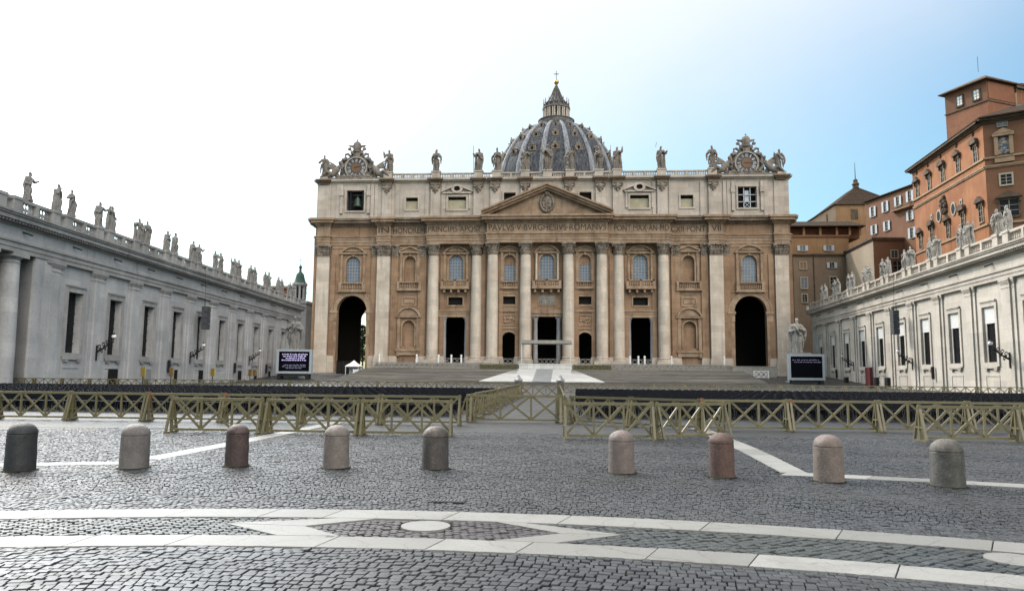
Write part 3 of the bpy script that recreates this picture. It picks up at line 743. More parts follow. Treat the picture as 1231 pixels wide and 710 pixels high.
for i, (x, y, h, d, ca, cb, cc, lab) in enumerate(specs):
    o = empty('bollard', (x, y, -0.01), rng.uniform(0, 6)); tag(o, lab, 'bollard', 'granite bollards in a curved row')
    g = granite('granite_%s' % 'abcdefghi'[i], ca, cb, cc)
    d *= .945; rb, rt = d / 2, d / 2 * 0.955; hc = h - rt * 0.86
    m_ = MB(); m_.lathe([(rb * 1.01, -.04), (rb, .03), (rb * .99, .1)] + [(rb * .99 + (rt - rb * .99) * k / 8, .1 + (hc - .13) * k / 8) for k in range(1, 8)] + [(rt * 1.0, hc - .03), (rt, hc - .008), (rt * .985, hc)], n=40)
    m_.build('shaft', g, o, True)
    capm = g if i not in (4, 8) else granite('granite_cap_%s' % 'abcdefghi'[i], tuple(c * 1.25 for c in ca), (cb[0] * 1.35, cb[1] * 1.2, cb[2] * 1.1), cc)
    m_ = MB(); m_.lathe([(rt * .975, hc + .004)] + [(rt * 1.005 * math.cos(PI / 2 * k / 9), hc + .012 + (h - hc - .012) * math.sin(PI / 2 * k / 9)) for k in range(10)], n=40)
    m_.build('domed_cap', capm, o, True)
    for ch in o.children:
        for v in ch.data.vertices:
            a_ = noise.noise(v.co * 7 + Vector((i * 3.1, 0, 0))) * .006 + noise.noise(v.co * 26 + Vector((0, i * 2.3, 0))) * .0025
            d_ = Vector((v.co.x, v.co.y, 0)); L_ = d_.length
            if L_ > 1e-4: v.co += d_ / L_ * a_
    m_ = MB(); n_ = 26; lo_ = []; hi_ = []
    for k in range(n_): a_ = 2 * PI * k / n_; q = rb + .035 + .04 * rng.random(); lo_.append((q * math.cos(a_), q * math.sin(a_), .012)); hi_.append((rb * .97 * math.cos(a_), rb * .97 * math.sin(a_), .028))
    m_.add(lo_ + hi_, [(k, (k + 1) % n_, n_ + (k + 1) % n_, n_ + k) for k in range(n_)]); m_.build('dark_foot_ring', M_BED, o)  # thin dark ring lying round the bollard foot

# ================================================================== TIMBER BARRIERS
PL, PH = 2.85, 1.0
def make_barrier():
    o = empty('barrier_panel')
    MB().box(-.02, PL + .02, -.035, .035, PH - .08, PH).build('top_rail', M_BAR, o)
    MB().box(.03, PL - .03, -.03, .03, .065, .13).build('bottom_rail', M_BAR, o)
    for x in (.95, 1.9): MB().box(x - .03, x + .03, -.028, .028, .13, PH - .055).build('upright', M_BAR, o)
    for x in (.04, PL - .04): MB().box(x - .038, x + .038, -.032, .032, 0.0, PH + .03).build('end_post', M_BAR, o)
    for k in range(3):
        a = .95 * k + (.08 if k == 0 else .03); b = .95 * (k + 1) - (.08 if k == 2 else .03)
        m_ = MB(); m_.beam((a, -.017, .13), (b, -.017, PH - .055), 0.028, .07); m_.beam((a, .017, PH - .055), (b, .017, .13), .028, .07)
        m_.build('cross_brace', M_BAR, o)
    for x in (.04, PL - .04):
        m_ = MB()
        for sgn in (-1, 1): m_.beam((x, sgn * .05, PH - .1), (x, sgn * .30, .04), .07, .05)
        m_.box(x - .04, x + .04, -.36, .36, 0, .045); m_.box(x - .035, x + .035, -.2, .2, .36, .41)
        m_.build('trestle', M_BAR, o)
    return o
BP = make_barrier(); bp_used = [False]
def put_barrier(p, q, label, group):
    p, q = Vector((p[0], p[1], 0)), Vector((q[0], q[1], 0)); d = q - p
    o = copy_tree(BP) if bp_used[0] else BP; bp_used[0] = True
    o.location = p; o.rotation_euler = (0, 0, math.atan2(d.y, d.x)); o.scale = (d.length / PL, 1, 1 + rng.uniform(-.012, .012))
    tag(o, label, 'barrier', group)
    return o
def bandon(o, x):
    MB().box(x - .043, x + .043, -.04, .04, PH - .30, PH + .034).build('warning_band', M_ORNG, o)
def rowof(p, q, n, label, group, jit=0.07):
    out = []
    for k in range(n):
        a = (p[0] + (q[0] - p[0]) * k / n, p[1] + (q[1] - p[1]) * k / n + rng.uniform(-jit, jit))
        b = (p[0] + (q[0] - p[0]) * (k + .985) / n, p[1] + (q[1] - p[1]) * (k + .985) / n + rng.uniform(-jit, jit))
        out.append(put_barrier(a, b, label(k) if callable(label) else label, group))
    return out
ORD = ['first', 'second', 'third', 'fourth', 'fifth', 'sixth', 'seventh', 'eighth', 'ninth', 'tenth', 'eleventh', 'twelfth', 'thirteenth', 'fourteenth', 'fifteenth', 'sixteenth', 'seventeenth', 'eighteenth']
GF = 'front timber barriers'
for k, (a, b) in enumerate([((-6.86, 20.79), (-4.12, 20.82)), ((-4.02, 20.85), (-1.25, 20.76)), ((-1.2, 20.74), (1.38, 20.92))]):
    put_barrier(a, b, ['left panel of the three front olive barriers left of the passage', 'middle panel of the three front olive barriers left of the passage', 'right panel of the three front olive barriers, ending at the passage'][k], GF)
for k, (a, b) in enumerate([((4.54, 20.52), (7.02, 20.75)), ((7.1, 20.8), (9.2, 21.95))]):
    put_barrier(a, b, ['front olive barrier panel starting at the right side of the passage', 'front olive barrier panel angled back behind the rust red bollard'][k], GF)
put_barrier((14.44, 21.57), (17.2, 21.76), 'front olive barrier panel at the right edge, seen from its trestle end', GF)
put_barrier((17.3, 21.78), (20.1, 21.9), 'front olive barrier panel cut by the right photo edge', GF)
GL = 'olive barriers along the front of the left chair block'
rl = rowof((-24.6, 25.5), (1.0, 25.55), 9, lambda k: 'olive barrier in front of the left chairs, %s counting from the passage' % ORD[8 - k], GL, .04)
for k in (5, 6): bandon(rl[k], .05)
GR_ = 'olive barriers along the front of the right chair block'
rr = rowof((4.75, 27.3), (9.0, 24.7), 2, lambda k: 'olive barrier slanting behind the right front panels, %s from the passage' % ORD[k], GR_, 0.02)
rr = rowof((9.0, 24.7), (23.5, 25.6), 5, lambda k: 'olive barrier in front of the right chairs, %s after the slanting pair' % ORD[k], GR_, .04)
bandon(rr[0], .05); bandon(rr[1], .05)
rowof((0.95, 27.15), (0.92, 58.5), 11, lambda k: 'barrier lining the left side of the central walkway, %s from the near end' % ORD[k], 'barriers along the left walkway side')
rowof((4.55, 27.4), (4.1, 58.5), 11, lambda k: 'barrier lining the right side of the central walkway, %s from the near end' % ORD[k], 'barriers along the right walkway side')
put_barrier((1.05, 27.3), (4.45, 27.35), 'olive gate panel closing the near end of the central walkway', 'walkway gates')
put_barrier((1.05, 56.6), (4.05, 56.7), 'olive gate panel closing the far end of the central walkway', 'walkway gates')
rowof((-55, 71), (0.9, 71), 19, 'pale olive barrier behind the left chair block, in a long row of equals', 'barriers behind the left chair block')
rowof((4.1, 71), (60, 71), 19, 'pale olive barrier behind the right chair block, in a long row of equals', 'barriers behind the right chair block')
for x, lab in ((0.75, 'short dark stone post with pointed cap at the left end of the far walkway gate'), (4.15, 'short dark stone post with pointed cap at the right end of the far walkway gate')):
    o = empty('stone_post', (x, 59.6, 0)); tag(o, lab, 'post', 'stone posts by the walkway')
    MB().box(-.28, .28, -.28, .28, 0, 1.25).build('shaft', M_POST, o)
    m_ = MB(); m_.lathe([(.36, 1.25), (.36, 1.33), (.2, 1.5), (.06, 1.75)], n=4); m_.build('cap', M_GREYC, o)

# ================================================================== CHAIRS
def chair_meshes():
    s = MB(); s.box(-.215, .215, -.2, .21, .43, .455); s.box(-.2, .2, -.215, -.195, .40, .45)
    bk = MB()
    pts = [(-.215, .47), (-.225, .62), (-.2, .80), (-.12, .845), (.12, .845), (.2, .80), (.225, .62), (.215, .47)]
    bk.prism(pts, -.245, -.215, 'y')
    lg = []
    for sx in (-1, 1):
        for y0, y1 in ((-.2, -.27), (.18, .22)):
            l = MB(); l.tube([(sx * .19, y0, .44), (sx * .215, y1, 0)], .016, 6); lg.append(l)
    return s, bk, lg
s_, b_, l_ = chair_meshes()
CH = empty('chair'); s_.build('seat', M_CHAIR, CH); b_.build('backrest', M_CHAIR, CH)
for l in l_: l.build('leg', M_CHLEG, CH)
one = MB()
for q in [s_, b_] + l_: one.add(q.v, q.f)
lo = MB(); lo.box(-.215, .215, -.2, .21, .43, .455); lo.prism([(-.215, .47), (-.2, .80), (-.12, .845), (.12, .845), (.2, .80), (.215, .47)], -.245, -.215, 'y')
for sx in (-.2, .2):
    lo.box(sx - .015, sx + .015, -.25, -.22, 0, .44); lo.box(sx - .015, sx + .015, .18, .21, 0, .44)
CL = 'black plastic chair in the ranks of chairs behind the barriers, facing the church'
CG = 'black chairs in rows facing the church'
n_ind = 0; stuff = MB(); ch_used = False
y = 31.2; rowi = 0
def seen(x, y): return abs(x - (4.614 - 0.0745 * y)) < 0.71 * y + 1.5
while y < 50.5:
    xs = []
    x = -0.3 - .25 * (rowi % 2) - rng.uniform(0, .1)
    while x > -46: xs.append(x); x -= .475 * rng.uniform(.97, 1.05)
    x = 5.4 + .25 * (rowi % 2) + rng.uniform(0, .1)
    while x < 48: xs.append(x); x += .475 * rng.uniform(.97, 1.05)
    for x in xs:
        if not seen(x, y): continue
        px, py, rz = x + rng.uniform(-.03, .03), y + rng.uniform(-.05, .05), rng.uniform(-.06, .06)
        if n_ind < 300:
            o = copy_tree(CH) if ch_used else CH; ch_used = True
            o.location = (px, py, 0); o.rotation_euler = (0, 0, rz); tag(o, CL, 'chair', CG); n_ind += 1
        else:
            c, s = math.cos(rz), math.sin(rz)
            stuff.add([(px + c * a - s * b, py + s * a + c * b, z) for a, b, z in lo.v], lo.f)
    y += .80; rowi += 1
tag(stuff.build('chair_ranks', M_CHAIR, recalc=False), 'dense ranks of black plastic chairs filling the square behind the front rows', 'chairs', kind='stuff')

# ================================================================== THE TWO LONG WINGS
def wing(name, label, origin, rz, sg, s0, s1, axes, wins, M1, MT, blind):
    """local x = sg*s along the wing, front faces -y"""
    root = empty(name, origin, rz); tag(root, label, 'building')
    X = lambda s: sg * s
    def bx(m, a, b, *r):
        a, b = X(a), X(b); m.box(min(a, b), max(a, b), *r)
    # wall with window openings
    W_ = 3.1 if blind else 2.9; hW = W_ / 2
    ws = [(c, W_, 3.75, 10.55) for c in wins]
    holes = [rect_poly(X(c), w, z0, z1) for c, w, z0, z1 in ws]
    wall0 = s0 if blind else 6.3
    a, b = sorted((X(wall0), X(s1)))
    holed('wall', [(a, -.5), (b, -.5), (b, 13.4), (a, 13.4)], holes, 0, 1.7, M1, root)
    m = MB(); bx(m, wall0 + .1, s1, 1.75, 12, -.5, 17.0); m.build('body', M1, root)
    # entablature and cornice
    m = MB(); bx(m, s0, s1, -.40, 1.2, 13.4, 13.85); bx(m, s0, s1, -.48, 1.2, 13.853, 14.35); bx(m, s0, s1, -.62, 1.2, 14.353, 14.55); m.build('architrave', MT, root)
    m = MB(); bx(m, s0, s1, -.38, 1.2, 14.553, 15.9); m.build('frieze', M1, root)
    m = MB()
    for d, z0, z1 in ((.55, 15.903, 16.1), (.8, 16.103, 16.32), (1.35, 16.323, 16.75), (1.5, 16.753, 16.95), (1.62, 16.953, 17.15)): bx(m, s0, s1, -d, 1.2, z0, z1)
    s = s0
    while s < s1:
        bx(m, s, s + .22, -1.2, -.8, 16.12, 16.32); s += .48
    m.build('cornice', MT, root)
    # drain spouts in the frieze
    for c in axes[:-1]:
        for dz in (2.6,):
            m = MB(); m.beam((X(c + dz), -.38, 15.55), (X(c + dz), -1.35, 15.2), .16, .14); m.build('drain_spout', M_IRON, root)
    # pilasters
    for c in axes:
        if c < 6.5 and not blind: continue
        p = MB(); bx(p, c - .78, c + .78, -.36, -.005, .5, 12.75); bx(p, c - 1.45, c + 1.45, -.17, -.008, .48, 12.72); o = p.build('pilaster', M1, root)
        p = MB()
        for e, z0, z1 in ((.05, 12.3, 12.42), (.06, 12.75, 12.92), (.14, 12.923, 13.12), (.22, 13.123, 13.397)):
            bx(p, c - .78 - e, c + .78 + e, -.36 - e, -.01, z0, z1); bx(p, c - 1.45 - e, c + 1.45 + e, -.17 - e, -.012, z0 - .003, z1 - .003)
        p.build('capital', MT, o)
        p = MB(); bx(p, c - .95, c + .95, -.5, -.01, -.5, .34); bx(p, c - .88, c + .88, -.44, -.012, .343, .5); bx(p, c - 1.6, c + 1.6, -.3, -.014, -.5, .337); p.build('base', M1, o)
    # windows
    for c, w, z0, z1 in ws:
        f = MB(); x = X(c)
        for sx in (-1, 1): f.box(min(x + sx * hW, x + sx * (hW + .47)), max(x + sx * hW, x + sx * (hW + .47)), -.16, .0, z0 - .5, z1 + .45)
        f.box(x - (hW - .003), x + (hW - .003), -.16, .0, z1, z1 + .45); f.box(x - (hW - .003), x + (hW - .003), -.16, .0, z0 - .5, z0)
        f.box(x - 1.9, x + 1.9, -.30, 0.0, z1 + .62, z1 + .80); f.box(x - 1.8, x + 1.8, -.2, 0.0, z1 + .453, z1 + .617)
        o = f.build('window', MT if not blind else M1, root)
        f = MB(); f.box(x - 1.75, x + 1.75, -.30, -.003, z0 - .75, z0 - .503)
        for sx in (-1, 1): f.box(x + sx * 1.2 - .35, x + sx * 1.2 + .35, -.26, -.004, z0 - .98, z0 - .753)
        f.build('sill', MT, o)
        dep = .35 if blind else .8
        f = MB(); f.box(x - hW, x + hW, dep, dep + .05, z0, z1 if not blind else 8.5); f.build('pane', M_GLASSD, o)
        g = MB()
        for k in range(1, 6): g.box(x - hW + k * w / 6 - .025, x - hW + k * w / 6 + .025, dep - .12, dep - .07, z0, z1 if not blind else 8.5)
        nz = 6 if not blind else 4
        for k in range(1, nz): zz = z0 + ((z1 if not blind else 8.5) - z0) * k / nz; g.box(x - hW, x + hW, dep - .121, dep - .069, zz - .03, zz + .03)
        g.build('grille', M_IRON, o)
        if blind:
            f = MB(); f.box(x - hW, x + hW, .12, .4, 8.5, z1); f.build('blind_panel', M_BLINDW, o)
            for sx in (-1, 1):
                f = MB(); f.box(min(x + sx * 1.1, x + sx * hW), max(x + sx * 1.1, x + sx * hW), .15, .34, z0, 8.497); f.build('reveal', M1, o)
        f = MB(); f.box(x - 1.7, x + 1.7, -.07, 0, 2.05, 2.2)
        for sx in (-1, 1): f.box(x + sx * 1.6 - .08, x + sx * 1.6 + .08, -.06, 0, .3, 2.047)
        f.build('apron_panel', M1, o)
    # balustrade
    m = MB(); bx(m, s0, s1, -.62, .25, 17.153, 17.45); m.build('balustrade_plinth', MT, root)
    rail = MB(); bx(rail, s0, s1, -.55, .18, 18.5, 18.8); bo = rail.build('balustrade', MT, root)
    bal = MB(); cell = axes[1] - axes[0]; runs = {}
    s = s0 + .3
    prof = [(.10, 17.45), (.07, 17.55), (.15, 17.80), (.13, 17.95), (.06, 18.2), (.075, 18.3), (.1, 18.36), (.1, 18.5)]
    while s < s1 - .2:
        ph = ((s - axes[0] + cell / 2) % cell) - cell / 2
        if abs(ph) > 2.0 and abs(abs(ph) - cell / 2) > .35: runs.setdefault(int((s - axes[0] + 50 * cell) // (cell / 2)), MB()).lathe(prof, X(s), -.18, 6, cap=False)
        s += .44
    for q in runs.values(): q.build('baluster_run', MT, bo, recalc=False)
    for c in axes:
        for d in (-1.17, 1.17):
            p = MB(); bx(p, c + d - .62, c + d + .62, -.68, .3, 17.156, 18.55); bx(p, c + d - .7, c + d + .7, -.76, .38, 18.553, 18.86); p.build('pedestal', MT, root)
        p = MB(); bx(p, c + cell / 2 - .22, c + cell / 2 + .22, -.6, .24, 17.16, 18.52); p.build('baluster_pier', MT, root)
    return root
lang = math.atan2(103, -8.0)
LW_AX = [9.8 + 8.56 * k for k in range(11)]
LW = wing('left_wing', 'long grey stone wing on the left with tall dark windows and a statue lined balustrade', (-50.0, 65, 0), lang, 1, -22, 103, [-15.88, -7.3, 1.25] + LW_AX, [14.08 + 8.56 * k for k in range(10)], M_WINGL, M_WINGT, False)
# portico end of the left wing: round columns and the blank pier
p = MB(); p.box(6.3, 9.0, -.30, 1.9, -.5, 13.397); p.build('corner_pier', M_WINGL, LW)
for (x, y) in ((3.9, .75), (-.6, .6), (3.2, 6.0), (-1.5, 6.0), (-5.1, .6)):
    c = MB(); c.lathe([(1.06, .5), (1.05, 4), (.96, 9), (.88, 12.7)], x, y, 28, cap=False); o = c.build('column', M_WINGL, LW, True)
    c = MB(); c.lathe([(1.3, -.5), (1.3, .2), (1.22, .38), (1.06, .5)], x, y, 28); c.build('base', M_WINGL, o, True)
    c = MB(); c.lathe([(.95, 12.4), (.95, 12.5), (.88, 12.55), (.88, 12.75), (1.15, 13.0)], x, y, 28); c.box(x - 1.2, x + 1.2, y - 1.2, y + 1.2, 13.003, 13.39); c.build('capital', M_WINGT, o)
p = MB(); p.box(-22, 6.2, 11, 12, -.5, 13.39); p.build('portico_back_wall', M_WINGL, LW)
p = MB(); p.box(-22, 6.29, 1.25, 12, 13.41, 17.0); p.build('portico_roof', M_WINGT, LW)
rang = math.atan2(-89.5, -6.0)
RW_AX = [2.6 + 9.45 * k for k in range(10)]
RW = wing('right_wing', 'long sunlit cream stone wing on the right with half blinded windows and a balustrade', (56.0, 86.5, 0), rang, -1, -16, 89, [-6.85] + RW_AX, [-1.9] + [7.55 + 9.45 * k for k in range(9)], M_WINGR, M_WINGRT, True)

def wpt(root_o, rz, sg, s, y, z):
    v = Matrix.Rotation(rz, 4, 'Z') @ Vector((sg * s, y, 0)); return (root_o[0] + v.x, root_o[1] + v.y, z)
LO, RO = (-50.0, 65), (56.0, 86.5)
rs = random.Random(11)
ls = [4.5, 9.3, 11.7, 17.5, 20.1, 26.8, 29.0, 35.0, 37.4, 43.6, 45.8, 52.1, 54.4, 60.8, 62.9, 69.1, 71.2, 77.4, 79.6, 85.9, 88.1, 94.2, 96.4]
for i, s in enumerate(ls):
    if i == 0: lab = 'lone grey statue nearest the camera on the left wing balustrade'
    else: lab = '%s figure of the %s statue pair from the near end, left wing balustrade' % ('nearer' if i % 2 else 'farther', ORD[(i - 1) // 2])
    v = [4, 5, 3, 4, 7, 2, 6, 0, 5, 1, 2, 3, 0, 7, 1, 6, 4, 5, 8, 2, 3, 6, 1][i]
    put_statue(v, wpt(LO, lang, 1, s, -.18, 18.86), lang + rs.uniform(-.7, .5), 3.1 * rs.uniform(.97, 1.04), lab, group='statues along the left wing balustrade', mirror=bool(i % 3 == 1))
rsx = [-8.0, -5.7, 1.6, 4.0, 11.2, 13.4, 20.9, 23.0, 30.3, 32.6, 39.7, 42.2, 49.0, 51.4, 58.6, 60.9, 68.0, 70.3, 77.5, 79.8]
for i, s in enumerate(rsx):
    k = i // 2
    lab = '%s figure of the %s pale statue pair from the near end, right wing balustrade' % ('nearer' if i % 2 == 0 else 'farther', ORD[k])
    v = [3, 1, 0, 5, 7, 6, 4, 2, 1, 3, 5, 8, 0, 6, 2, 4, 7, 1, 3, 5][i]
    put_statue(v, wpt(RO, rang, -1, s, -.18, 18.86), rang + rs.uniform(-.5, .7), 3.15 * rs.uniform(.97, 1.04), lab, group='statues along the right wing balustrade', mat=M_STATR, mirror=bool(i % 3 == 2))

# bracket lamps, loudspeaker columns, small things at the foot of the wings
def bracket(org, rz, sg, s, label, z=4.6):
    o = empty('wall_lamp', wpt(org, rz, sg, s, -.4, z), rz); o.scale = (1, .6, 1.0); tag(o, label, 'wall lamp', 'wrought iron bracket lamps')
    m = MB(); m.box(-.14, .14, -.1, .0, -1.6, .2); m.build('back_plate', M_IRON, o)
    m = MB(); m.tube([(0, -.05, -.6), (0, -1.2, -.2), (0, -2.6, .45), (0, -3.3, .6)], [.13, .12, .10, .08], 6)
    for q, (yy, zz, rr) in enumerate(((-.6, -.05, .34), (-1.3, .22, .34), (-2.0, .5, .3), (-2.6, .72, .2), (-1.7, -.22, .22), (-1.0, -.55, .24))):
        m.tube([(0.03 * (q % 2), yy + rr * (1 - t / 16) * math.cos(t * .55), zz + rr * (1 - t / 16) * math.sin(t * .55)) for t in range(13)], .075, 5)
    m.tube([(0, -3.2, .55), (0, -3.3, .95)], .05, 6); m.build('scroll_arm', M_IRON, o)
    m = MB(); m.ball((0, -3.3, 1.25), .27, .45, .27, n=14, m=10); m.build('globe', M_WHITE, o, True)
    m = MB(); m.lathe([(.28, 1.42), (.2, 1.55), (.05, 1.62), (.04, 1.8)], 0, -3.3, 10); m.lathe([(.1, .93), (.2, 1.03)], 0, -3.3, 10); m.build('lamp_cap', M_IRON, o)
for s, lab in ((18.4, 'ornate iron bracket lamp nearest the camera on the left wing wall'), (44.1, 'ornate iron bracket lamp below the hanging loudspeaker on the left wing wall'), (69.8, 'ornate iron bracket lamp farthest along the left wing wall')):
    bracket(LO, lang, 1, s, lab)
for s, lab in ((2.6, 'ornate iron bracket lamp near the right photo edge on the cream right wing'), (31.0, 'ornate iron bracket lamp below the hanging loudspeaker on the right wing'), (59.4, 'ornate iron bracket lamp farthest along the cream right wing')):
    bracket(RO, rang, -1, s, lab)
for org, rz, sg, s, z0, z1, lab in ((LO, lang, 1, 45.2, 8.3, 11.9, 'grey column loudspeaker hanging before the left wing'), (RO, rang, -1, 32.6, 8.5, 12.3, 'dark column loudspeaker hanging before the cream right wing')):
    o = empty('column_loudspeaker', wpt(org, rz, sg, s, -2.0, z0), rz); tag(o, lab, 'loudspeaker')
    h = z1 - z0
    for k in range(4):
        m = MB(); m.box(-.62, .62, -.5, .4, h * k / 4 + .03, h * (k + 1) / 4 - .03); m.build('cabinet', plain('grey_speaker_mesh', (0.055, 0.058, 0.065), 0.7), o)
    m = MB(); m.tube([(0, .2, h), (0, .2, h + 1.2), (0, 1.6, h + 1.5)], .06, 6); m.tube([(-.4, 0, h), (-.4, .2, 18.2 - z0)], .025, 5); m.build('hanger', M_IRON, o)
for s, mt, lab in ((26.3, M_YEL, 'yellow notice board on a post at the foot of the left wing, nearest one'), (34.2, M_AMBER, 'brownish amber notice board, second along the foot of the left wing'), (48.6, M_YEL, 'dark yellow notice board below the left loudspeaker'), (65.6, M_AMBER, 'amber board beside posts low on the left wing, near side'), (67.9, M_AMBER, 'amber board beside posts low on the left wing, far side')):
    o = empty('notice_board', wpt(LO, lang, 1, s, -2.2, 0), lang + .9); tag(o, lab, 'notice board', 'boards along the left wing foot')
    m = MB(); m.box(-.55, .55, -.05, .05, 1.1, 2.3); m.build('board', mt, o); m = MB(); m.box(-.06, .06, -.03, .06, 0, 1.1); m.build('post', M_IRON, o)
for k, s in enumerate([23.0, 31.8, 40.3, 49.2, 66.2, 74.6, 82.9]):
    w = (1.1, 1.0, .5, .8, .8, .7, .6)[k]
    m = MB(); m.box(s - w, s + w, -.10, -.072, .2, 2.0); m.build('cellar_window', M_DARK if k != 1 else M_GREYC, LW)
for root, sg, ss in ((LW, 1, (35.5, 61.1, 78.2)), (RW, -1, (22.0, 50.0, 68.9))):
    for s in ss:
        m = MB(); m.box(sg * (s + 1.9) - .16, sg * (s + 1.9) + .16, -.5, -.18, 1.6, 3.4); m.build('lantern_box', M_IRON, root)
for k, (s, w, h, mt, nm, lab) in enumerate(((44.6, 1.15, 3.3, M_RED, 'red_board', 'dull red panel standing against the foot of the right wing'), (57.4, .65, 1.6, M_IRON, 'floodlight_box', 'black box at the foot of the right wing, left of the red panel'), (36.0, .65, 1.6, M_IRON, 'floodlight_box', 'black box at the foot of the right wing, second right of the red panel'), (41.2, .6, 1.6, M_IRON, 'floodlight_box', 'black box at the foot of the right wing, next right of the red panel'), (76.5, .45, 3.0, M_BLUE, 'blue_sign', 'small blue sign on a post right of the right screen'))):
    o = empty(nm, wpt(RO, rang, -1, s, -2.4, .2), rang); tag(o, lab, nm.split('_')[-1])
    if nm == 'blue_sign':
        m = MB(); m.lathe([(.06, 0), (.06, 2.2)], n=8); m.build('post', M_IRON, o); m = MB(); m.prism([(.55 * math.cos(2 * PI * k / 16), 2.6 + .55 * math.sin(2 * PI * k / 16)) for k in range(16)], -.1, -.04, 'y'); m.build('disc', M_BLUE, o)
    else:
        m = MB(); m.box(-w, w, -.25, .25, .15, h); m.build('housing', mt, o); m = MB(); m.box(-w - .1, w + .1, -.3, .3, 0, .147); m.build('foot', M_IRON, o)

# ================================================================== THE CHURCH
CHU = empty('church', (0, 175, 0)); tag(CHU, 'great domed travertine church with a wide columned front across the square', 'church')
P = CHU
ZF = 4.5
def sym(fn, *xs):
    for x in xs:
        fn(x)
        if abs(x) > .01: fn(-x)
# --- front wall per bay group
bays = {'end': 47.65, 'niche': 33.5, 'mid': 22.15, 'door': 9.0, 'centre': 0.0}
holes = []
for sx in (-1, 1):
    holes += [arch_poly(sx * 47.65, 7.4, .5, 20.6, 22), arch_poly(sx * 47.65, 3.4, 23.8, 30.2)]
    holes += [arch_poly(sx * 33.5, 2.7, 24.0, 30.2), arch_poly(sx * 33.5, 2.9, 8.2, 14.5)]
    holes += [arch_poly(sx * 22.15, 3.4, 24.3, 30.5), rect_poly(sx * 22.15, 3.5, 18.3, 20.2), rect_poly(sx * 22.15, 7.2, ZF, 15.4)]
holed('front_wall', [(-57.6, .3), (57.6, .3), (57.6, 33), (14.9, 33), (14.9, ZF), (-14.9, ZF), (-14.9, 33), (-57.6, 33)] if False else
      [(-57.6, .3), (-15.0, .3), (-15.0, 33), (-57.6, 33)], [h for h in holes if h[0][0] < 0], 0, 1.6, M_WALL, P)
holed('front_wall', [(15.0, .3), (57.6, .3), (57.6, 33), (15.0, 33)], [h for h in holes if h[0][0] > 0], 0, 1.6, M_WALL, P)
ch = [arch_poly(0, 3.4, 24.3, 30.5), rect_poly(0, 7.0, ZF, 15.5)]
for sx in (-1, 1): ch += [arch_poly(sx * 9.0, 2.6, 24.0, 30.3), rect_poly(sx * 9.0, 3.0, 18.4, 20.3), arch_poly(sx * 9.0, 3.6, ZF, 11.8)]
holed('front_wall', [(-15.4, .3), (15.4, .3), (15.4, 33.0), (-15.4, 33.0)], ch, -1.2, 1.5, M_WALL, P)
# --- dark portico behind
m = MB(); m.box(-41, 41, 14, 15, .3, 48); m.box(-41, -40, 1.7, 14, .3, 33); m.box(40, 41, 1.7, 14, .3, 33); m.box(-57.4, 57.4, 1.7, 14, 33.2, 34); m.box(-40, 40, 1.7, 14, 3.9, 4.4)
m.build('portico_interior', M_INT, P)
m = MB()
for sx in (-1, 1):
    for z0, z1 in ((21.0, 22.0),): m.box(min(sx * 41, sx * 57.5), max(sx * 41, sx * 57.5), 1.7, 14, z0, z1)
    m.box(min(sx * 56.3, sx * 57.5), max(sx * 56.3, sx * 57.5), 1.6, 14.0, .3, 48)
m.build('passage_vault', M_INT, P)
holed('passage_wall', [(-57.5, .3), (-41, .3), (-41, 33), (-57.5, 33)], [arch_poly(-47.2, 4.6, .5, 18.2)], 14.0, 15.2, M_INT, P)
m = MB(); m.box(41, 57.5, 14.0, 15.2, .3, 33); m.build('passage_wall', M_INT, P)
m = MB(); m.box(-57.4, 57.4, 2.5, 14, 39, 49.2); m.build('attic_block', M_ATT, P)
m = MB(); m.box(-32, 32, 15.3, 118, 0, 45); m.prism([(-15, 44), (15, 44), (0, 51)], 16, 118, 'y'); m.build('nave', M_TAUPE, P)

